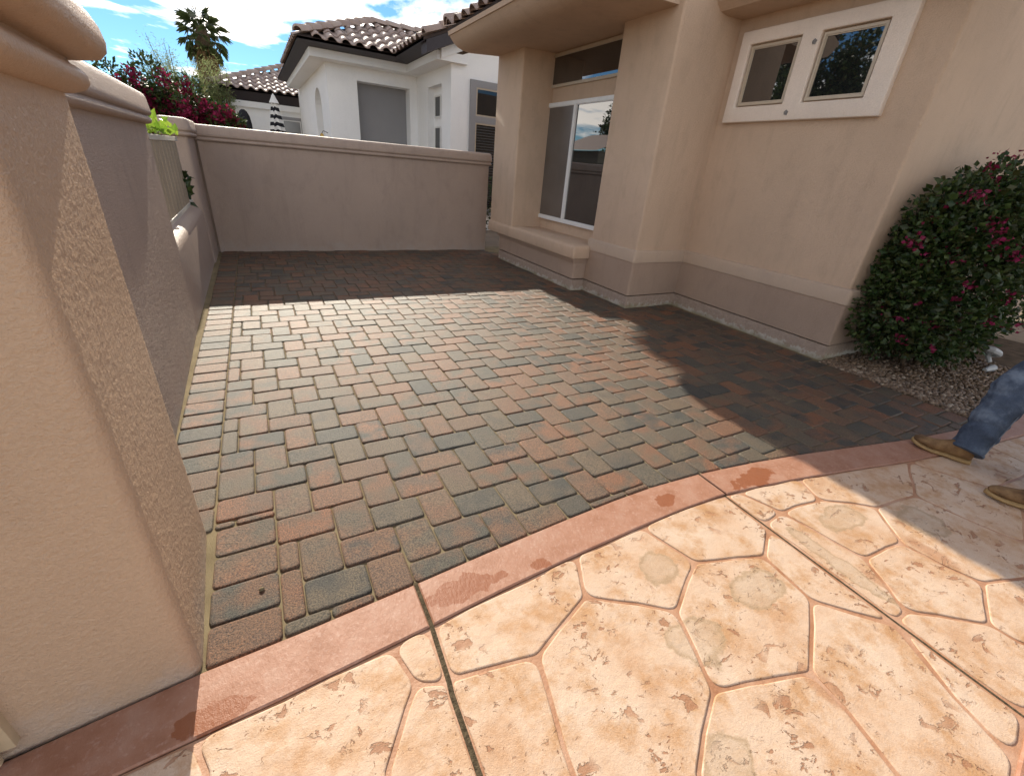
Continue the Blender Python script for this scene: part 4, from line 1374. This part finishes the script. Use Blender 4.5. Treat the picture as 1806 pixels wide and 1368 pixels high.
tree('dark garden tree beyond the shed, mirrored in the panes', (-9.0, 20.5, 0), 4.6, 1.7, 16, 5000, 0.2, 14, M_leaf, 'dark trees outside the view', 0.6, name='shade_tree')

def shadow_tree():  # added out of view; crown lobes placed to shape the shadow on the pavers
    rnd = random.Random(41)
    root = thing('shade_tree', "tall flat topped tree behind the neighbour's house, above the top of the picture", 'tree', (9.4, 19.0, 0))
    t = MB()
    t.tube([(9.4, 19, -.05), (9.3, 19, 4), (9.1, 18.9, 7.3), (7.4, 18.6, 9.0), (5.6, 18.6, 9.4)], [.3, .26, .22, .15, .1], 8)
    for i in range(9):
        a = i*0.7
        t.tube([(5.6, 18.6, 9.3), (5.3+1.0*math.cos(a), 18.6+0.5*math.sin(a), 9.5), (5.3+1.8*math.cos(a), 18.6+0.8*math.sin(a), 9.7)], [.08, .05, .02], 5)
    t.build('trunk', M_bark, root)
    m = MB()
    for c, r in (((4.25, 18.9, 9.55), (.85, .75, .6)), ((5.0, 18.8, 9.75), (1.2, .9, .8)), ((6.2, 18.8, 9.6), (1.2, .9, .7))):
        leaves(m, shell_points(rnd, 6500, c, r, 9.02, 0.05, inner=0.1), 0.24, rnd, 0.2, 0, 0.85)
    m.build('crown', M_leaf, root, smooth=False)
shadow_tree()

def climber():
    rnd = random.Random(31)
    root = thing('climbing_plant', 'bright lime green climber spilling over the top of the slatted screen', 'plant', (-0.95, 5.9, 0))
    m = MB()
    pts = []
    for i in range(150):
        y = rnd.uniform(4.85, 7.0)
        pts.append((Vector((-0.80+rnd.gauss(0, .06), y, 1.53+abs(rnd.gauss(0, .055)))), Vector((0.6, -0.2, 0.5))))
    leaves(m, pts, 0.085, rnd, 0.3, 0, 0.65)
    m.build('foliage', M_lime, root, smooth=False)
    d = MB()
    pts = [(Vector((-0.80+rnd.gauss(0, .03), 7.15+rnd.gauss(0, .09), 0.92+rnd.uniform(-0.1, .22))), Vector((0.6, -0.6, 0.1))) for _ in range(40)]
    leaves(d, pts, 0.12, rnd, 0.1, 0, 0.65)
    d.build('lower_leaves', M_leaf, root, smooth=False)
    s = MB()
    for y in (5.2, 5.9, 6.6, 7.15):
        s.tube([(-0.97, y, -0.05), (-0.95, y+.05, 0.8), (-0.83, y, 1.55 if y < 7 else 1.05)], [0.012, 0.01, 0.006], 5)
    s.build('stems', M_bark, root)
climber()
def side_shrub():
    rnd = random.Random(37)
    root = thing('shrub', 'small green shrub glimpsed in the gap between far wall and house', 'shrub', (4.28, 9.2, 0))
    m = MB()
    leaves(m, shell_points(rnd, 700, (4.28, 9.2, 0.75), (0.3, 0.3, 0.5), 0.1), 0.06, rnd)
    m.build('foliage', M_leaf, root, smooth=False)
    MB().tube([(4.28, 9.2, -0.05), (4.28, 9.2, 0.6)], [0.03, 0.015], 6).build('stems', M_bark, root)
side_shrub()

# ------------------------------------------------------------------ things beyond the wall
def umbrella():
    bx, by = 0.72, 14.0
    root = thing('patio_umbrella', 'closed black and white striped patio umbrella beyond the far wall', 'umbrella', (bx, by, 0), "closed umbrellas on the neighbour's patio")
    MB().tube([(bx, by, 0.0), (bx, by, 2.62)], 0.022, 8).build('pole', M_metal, root)
    MB().rect(bx-.25, bx+.25, by-.25, by+.25, [(0, -.05), (0, .05), (-.05, .08)], .05).build('base', M_metal, root)
    n = 16
    def rr(z, k):
        t = (2.62-z)/1.3
        r = 0.035 + 0.20*min(1, t)**0.9
        return r*(1+0.22*(1 if k % 2 else -1))
    zs = [2.62 - 1.3*i/16 for i in range(17)]
    for i in range(16):
        m = MB()
        a, b = zs[i], zs[i+1]
        wob = lambda k: 0.012*math.sin(k*1.9)+0.012*(1 if k % 2 else -1)
        m.rings([[(bx+rr(z, k)*math.cos(6.283*k/n), by+rr(z, k)*math.sin(6.283*k/n), z-(wob(k) if 0 < ii else 0)) for k in range(n)] for z, ii in ((b, i+1), (a, i))], False, i == 0)
        o = m.build('stripe', M_black if i % 2 else M_canvas, root, smooth=False)
    MB().rect(bx-.11, bx+.11, by-.11, by+.11, [(0, 2.46), (-0.02, 2.5), (-.09, 2.64), (-.1, 2.66)], .06).build('vent_cap', M_canvas, root)
umbrella()
def dark_umbrella():
    bx, by = 0.02, 14.1
    root = thing('patio_umbrella', 'closed plain black patio umbrella left of the striped one', 'umbrella', (bx, by, 0), "closed umbrellas on the neighbour's patio")
    MB().tube([(bx, by, 0.0), (bx, by, 2.2)], 0.02, 8).build('pole', M_metal, root)
    n = 12
    m = MB()
    m.rings([[(bx+r*(1+.15*(-1)**k)*math.cos(6.283*k/n), by+r*(1+.15*(-1)**k)*math.sin(6.283*k/n), z) for k in range(n)] for z, r in ((0.9, .10), (1.6, .12), (1.95, .13), (2.12, .11), (2.22, .07), (2.26, .03))])
    m.build('canopy', M_black, root)
    MB().rect(bx-.2, bx+.2, by-.2, by+.2, [(0, -.05), (0, .06)], .05).build('base', M_metal, root)
dark_umbrella()
def lantern():
    root = thing('wall_lantern', 'small amber lantern on the white side wall near the arch', 'lantern', (1.78, 13.6, 2.0))
    MB().tube([(1.85, 13.6, 1.93), (1.74, 13.6, 1.97), (1.70, 13.6, 1.91)], .008, 6).build('bracket', M_metal, root)
    MB().rect(1.66, 1.74, 13.56, 13.64, [(-.02, 1.78), (0, 1.8), (0, 1.88), (-.025, 1.91)], .01).build('glass', M_amber, root)
lantern()
def shed():
    root = thing('garden_shed', 'weathered board sided shed beyond the side wall, mirrored in the sliding window', 'shed', (-4.2, 15.5, 0))
    MB().box(-6.2, -2.62, 14.4, 17.0, 0, 2.3).build('wall', M_wood, root, smooth=False)
    me = None
    for fx in range(12):
        z = 0.05+fx*0.185
        v = [(-2.62, 14.35, z), (-2.62, 17.0, z), (-2.57, 17.0, z), (-2.57, 14.35, z), (-2.62, 14.35, z+.19), (-2.62, 17.0, z+.19), (-2.595, 17.0, z+.19), (-2.595, 14.35, z+.19)]
        if me is None:
            b = MB(); b.add(v, [(0, 1, 2, 3), (7, 6, 5, 4), (3, 2, 6, 7), (0, 3, 7, 4), (2, 1, 5, 6), (1, 0, 4, 5)])
            o = b.build('board', M_wood, root, (-2.6, 15.5, z), smooth=False); me = o.data
        else:
            reg(bpy.data.objects.new('board', me), root, (-2.6, 15.5, z))
    me = None
    for fx in range(12):
        z = 0.05+fx*0.185
        v = [(-6.2, 14.4, z), (-2.58, 14.4, z), (-2.58, 14.35, z), (-6.2, 14.35, z), (-6.2, 14.4, z+.19), (-2.58, 14.4, z+.19), (-2.58, 14.378, z+.19), (-6.2, 14.378, z+.19)]
        if me is None:
            b = MB(); b.add(v, [(3, 2, 1, 0), (4, 5, 6, 7), (7, 6, 2, 3), (0, 4, 7, 3), (1, 2, 6, 5), (0, 1, 5, 4)])
            o = b.build('board', M_wood, root, (-4.4, 14.37, z), smooth=False); me = o.data
        else:
            reg(bpy.data.objects.new('board', me), root, (-4.4, 14.37, z))
    r = MB()
    r.add([(-2.3, 14.1, 2.3), (-2.3, 17.3, 2.3), (-4.4, 17.3, 3.0), (-4.4, 14.1, 3.0), (-6.5, 14.1, 2.3), (-6.5, 17.3, 2.3), (-4.4, 14.1, 2.92), (-4.4, 17.3, 2.92)],
          [(0, 1, 2, 3), (3, 2, 5, 4), (0, 6, 7, 1), (6, 4, 5, 7), (0, 3, 4, 6), (1, 7, 5, 2)])
    r.build('roof', M_tile, root, smooth=False)
shed()
def ornament():
    root = thing('garden_ornament', 'small curled white ornament lying in the bed to the right of the bush', 'ornament', (6.5, 1.32, 0))
    bx, by = 6.50, 1.32
    m = MB()
    m.tube([(bx+0.10*math.cos(t*.5), by+0.05*math.sin(t*.5), 0.06+0.10*math.sin(t*.32)+0.012*t) for t in range(14)], [0.02+0.014*math.sin(t*.24) for t in range(14)], 8)
    m.build('curl', M_orn, root)
    MB().tube([(bx-.14, by-.05, 0.02), (bx, by-.07, 0.035), (bx+.12, by-.02, 0.02)], [0.02, 0.035, 0.015], 8).build('foot', M_orn, root)
ornament()
def pebble():
    m = MB()
    m.rings([[(-0.207+r*math.cos(k*1.05)*1.2, 1.393+r*math.sin(k*1.05), z) for k in range(6)] for z, r in ((-0.001, .006), (.004, .009), (.009, .007), (.012, .003))])
    tag(m.build('pebble', M_sand), 'single tiny tan pebble lying on a paver beside the pier', 'pebble')
pebble()

# ------------------------------------------------------------------ person
def blob_mesh(name, chains, mat, parent, voxel=0.01, smooth_it=6):
    """union of tubes, remeshed into one continuous surface"""
    m = MB()
    for pts, rad in chains:
        # refine the chain
        P_, R_ = [], []
        for i in range(len(pts)-1):
            for k in range(4):
                t = k/4
                P_.append(Vector(pts[i]).lerp(Vector(pts[i+1]), t)); R_.append(rad[i]*(1-t)+rad[i+1]*t)
        P_.append(Vector(pts[-1])); R_.append(rad[-1])
        m.tube(P_, R_, 14)
    o = m.build(name, mat, parent, sharp=180)
    md = o.modifiers.new('remesh', 'REMESH'); md.mode = 'VOXEL'; md.voxel_size = voxel; md.use_smooth_shade = True
    s = o.modifiers.new('smooth', 'SMOOTH'); s.iterations = smooth_it; s.factor = 0.5
    return o
def person():
    root0 = (4.2, 0.55, 0)
    root = thing('person', 'person in blue jeans and tan work boots stepping in at the right edge', 'person', root0)
    hipc = Vector((4.50, 0.42, 0.90))
    a1, k1, h1 = Vector((3.86, 0.635, 0.10)), Vector((4.10, 0.64, 0.50)), Vector((4.46, 0.52, 0.88))
    a2, k2, h2 = Vector((3.645, 0.18, 0.10)), Vector((4.02, 0.26, 0.50)), Vector((4.47, 0.33, 0.88))
    # body under the clothes, one surface
    sh = Vector((4.46, 0.42, 1.40))
    ch = [([h1, k1, a1], [.085, .055, .042]), ([h2, k2, a2], [.085, .055, .042]),
          ([hipc+Vector((0, -.03, -.02)), hipc+Vector((0, 0, .15)), sh+Vector((0, 0, -.12)), sh], [.135, .125, .15, .11]),
          ([sh+Vector((0, .17, -.02)), sh+Vector((0, -.17, -.02))], [.06, .06]),
          ([sh, sh+Vector((-.02, 0, .10)), sh+Vector((-.03, 0, .14))], [.065, .055, .05]),
          ([sh+Vector((-.03, 0, .12)), sh+Vector((-.045, 0, .20)), sh+Vector((-.035, 0, .28)), sh+Vector((-.03, 0, .345))], [.05, .075, .085, .04]),
          ([sh+Vector((-.115, 0, .20)), sh+Vector((-.145, 0, .185))], [.014, .011])]
    for s in (1, -1):
        e = sh+Vector((.02, .21*s, -.30)); wst = e+Vector((-.08, .0, -.24))
        ch.append(([sh+Vector((0, .17*s, -.03)), e, wst], [.052, .042, .028]))
        pm = wst+Vector((-.03, 0, -.07))
        ch.append(([wst, pm], [.03, .036]))
        for f in range(4):
            b = pm+Vector((-.012+.02*f-.02, 0, -.02))
            ch.append(([b, b+Vector((-.012, -.004*s, -.035)), b+Vector((-.012, -.016*s, -.062+.006*abs(f-1)))], [.0105, .0095, .008]))
        ch.append(([wst+Vector((-.03, -.015*s, -.03)), wst+Vector((-.06, -.03*s, -.065)), wst+Vector((-.062, -.035*s, -.095))], [.013, .011, .009]))
        ch.append(([sh+Vector((-.03, .082*s, .20)), sh+Vector((-.02, .088*s, .23))], [.014, .014]))
    blob_mesh('body', ch, M_skin, root, 0.009, 3)
    # jeans with folds at knee and hem
    def leg(h, k, a, ph):
        P_, R_ = [], []
        for seg, (p, q, r0, r1) in enumerate(((h, k, .118, .104), (k, a+Vector((0, 0, .0)), .104, .086))):
            for i in range(12):
                t = i/12
                fold = 0.004*math.sin(i*2.1+ph) + (0.006*math.sin(i*2.9+ph) if (seg == 1 and i > 7) else 0)
                P_.append(p.lerp(q, t) + Vector((0, 0.006*math.sin(i*1.3+ph), 0))); R_.append(r0*(1-t)+r1*t+fold)
        P_.append(a+(a-k).normalized()*0.02); R_.append(.088)
        return (P_, R_)
    blob_mesh('jeans', [leg(h1, k1, a1, 0.3), leg(h2, k2, a2, 1.7), ([hipc+Vector((0, .05, -.03)), hipc+Vector((0, -.05, -.03))], [.145, .145]), ([hipc+Vector((0, 0, -.05)), hipc+Vector((0, 0, .12))], [.155, .15])], M_denim, root, 0.008, 4)
    relief(bpy.data.objects['jeans'], 0.055, 0.022)
    hm = MB()
    for a, k in ((a1, k1), (a2, k2)):
        d = (a-k).normalized()
        hm.tube([a+d*0.002, a+d*0.012, a+d*0.026, a+d*0.030], [.084, .0905, .0905, .084], 24)
    hm.build('hems', M_denim, root)
    # outer seam stitched down the near side of the leg
    sm = MB()
    side = Vector((-0.25, -0.9, -0.1)).normalized()
    sm.tube([k1.lerp(a1, t)+side*(0.104-0.016*t+0.001) for t in [i/10 for i in range(11)]], .0022, 5)
    sm.build('seam', simple('pale seam thread', (0.2, 0.22, 0.26), .8, .2), root)
    blob_mesh('shirt', [([hipc+Vector((0, 0, .02)), hipc+Vector((0, 0, .2)), sh+Vector((0, 0, -.12)), sh+Vector((0, 0, .01))], [.165, .15, .168, .10]),
                        ([sh+Vector((0, .18, -.03)), sh+Vector((0, -.18, -.03))], [.075, .075])] +
              [([sh+Vector((0, .17*s, -.03)), sh+Vector((.012, .20*s, -.22))], [.075, .066]) for s in (1, -1)], M_shirt, root, 0.010, 4)
    blob_mesh('hair', [([sh+Vector((.0, 0, .25)), sh+Vector((-.01, 0, .32)), sh+Vector((-.04, 0, .355))], [.088, .085, .045])], M_hair, root, 0.010, 2)
    # boots
    def boot(toe, heel, lift, lean):
        toe, heel = Vector((*toe, 0)), Vector((*heel, 0))
        d = (toe-heel); L = d.length; d.normalize(); s = Vector((d.y, -d.x, 0))
        def sect(t, wd, z0, z1, k=12):
            c = heel + d*(L*t)
            zl = lift*max(0, (t-0.6)/0.4)**1.5
            out = []
            for i in range(k):
                a = 2*math.pi*i/k
                ca, sa = math.cos(a), math.sin(a)
                x = wd*math.copysign(abs(ca)**0.75, ca)
                z = (z0+z1)/2 + (z1-z0)/2*math.copysign(abs(sa)**0.8, sa)
                out.append(tuple(c + s*x + Vector((0, 0, z+zl))))
            return out
        U_ = [(0.01, .026, .03, .10), (0.05, .036, .024, .15), (0.14, .041, .022, .165), (0.26, .041, .022, .160), (0.38, .040, .022, .132), (0.5, .043, .022, .108), (0.63, .049, .022, .090), (0.76, .052, .022, .078), (0.87, .047, .022, .068), (0.95, .034, .024, .056), (0.995, .014, .028, .044)]
        m = MB()
        m.rings([sect(*q) for q in U_])
        c = heel + d*L*0.16
        m.tube([c+Vector((lean.x*(z-.10), lean.y*(z-.10), z)) for z in (.10, .15, .20, .24)], [.046, .050, .053, .055], 14)
        o = m.build('boot', M_boot, root, tuple(heel), sharp=180)
        md = o.modifiers.new('remesh', 'REMESH'); md.mode = 'VOXEL'; md.voxel_size = 0.006; md.use_smooth_shade = True
        q_ = o.modifiers.new('smooth', 'SMOOTH'); q_.iterations = 5; q_.factor = .5
        so = MB()
        so.rings([sect(t, wd+.005, .0 if (t < .34 or t > .45) else .004, .030) for t, wd, *_ in [(0.0, .024)] + U_ + [(1.012, .006)]])
        so.build('sole', M_sole, o, sharp=60)
    boot((3.765, 0.885), (3.865, 0.590), 0.025, (k1-a1)/(k1-a1).z)
    boot((3.520, 0.415), (3.665, 0.130), 0.012, (k2-a2)/(k2-a2).z)
person()
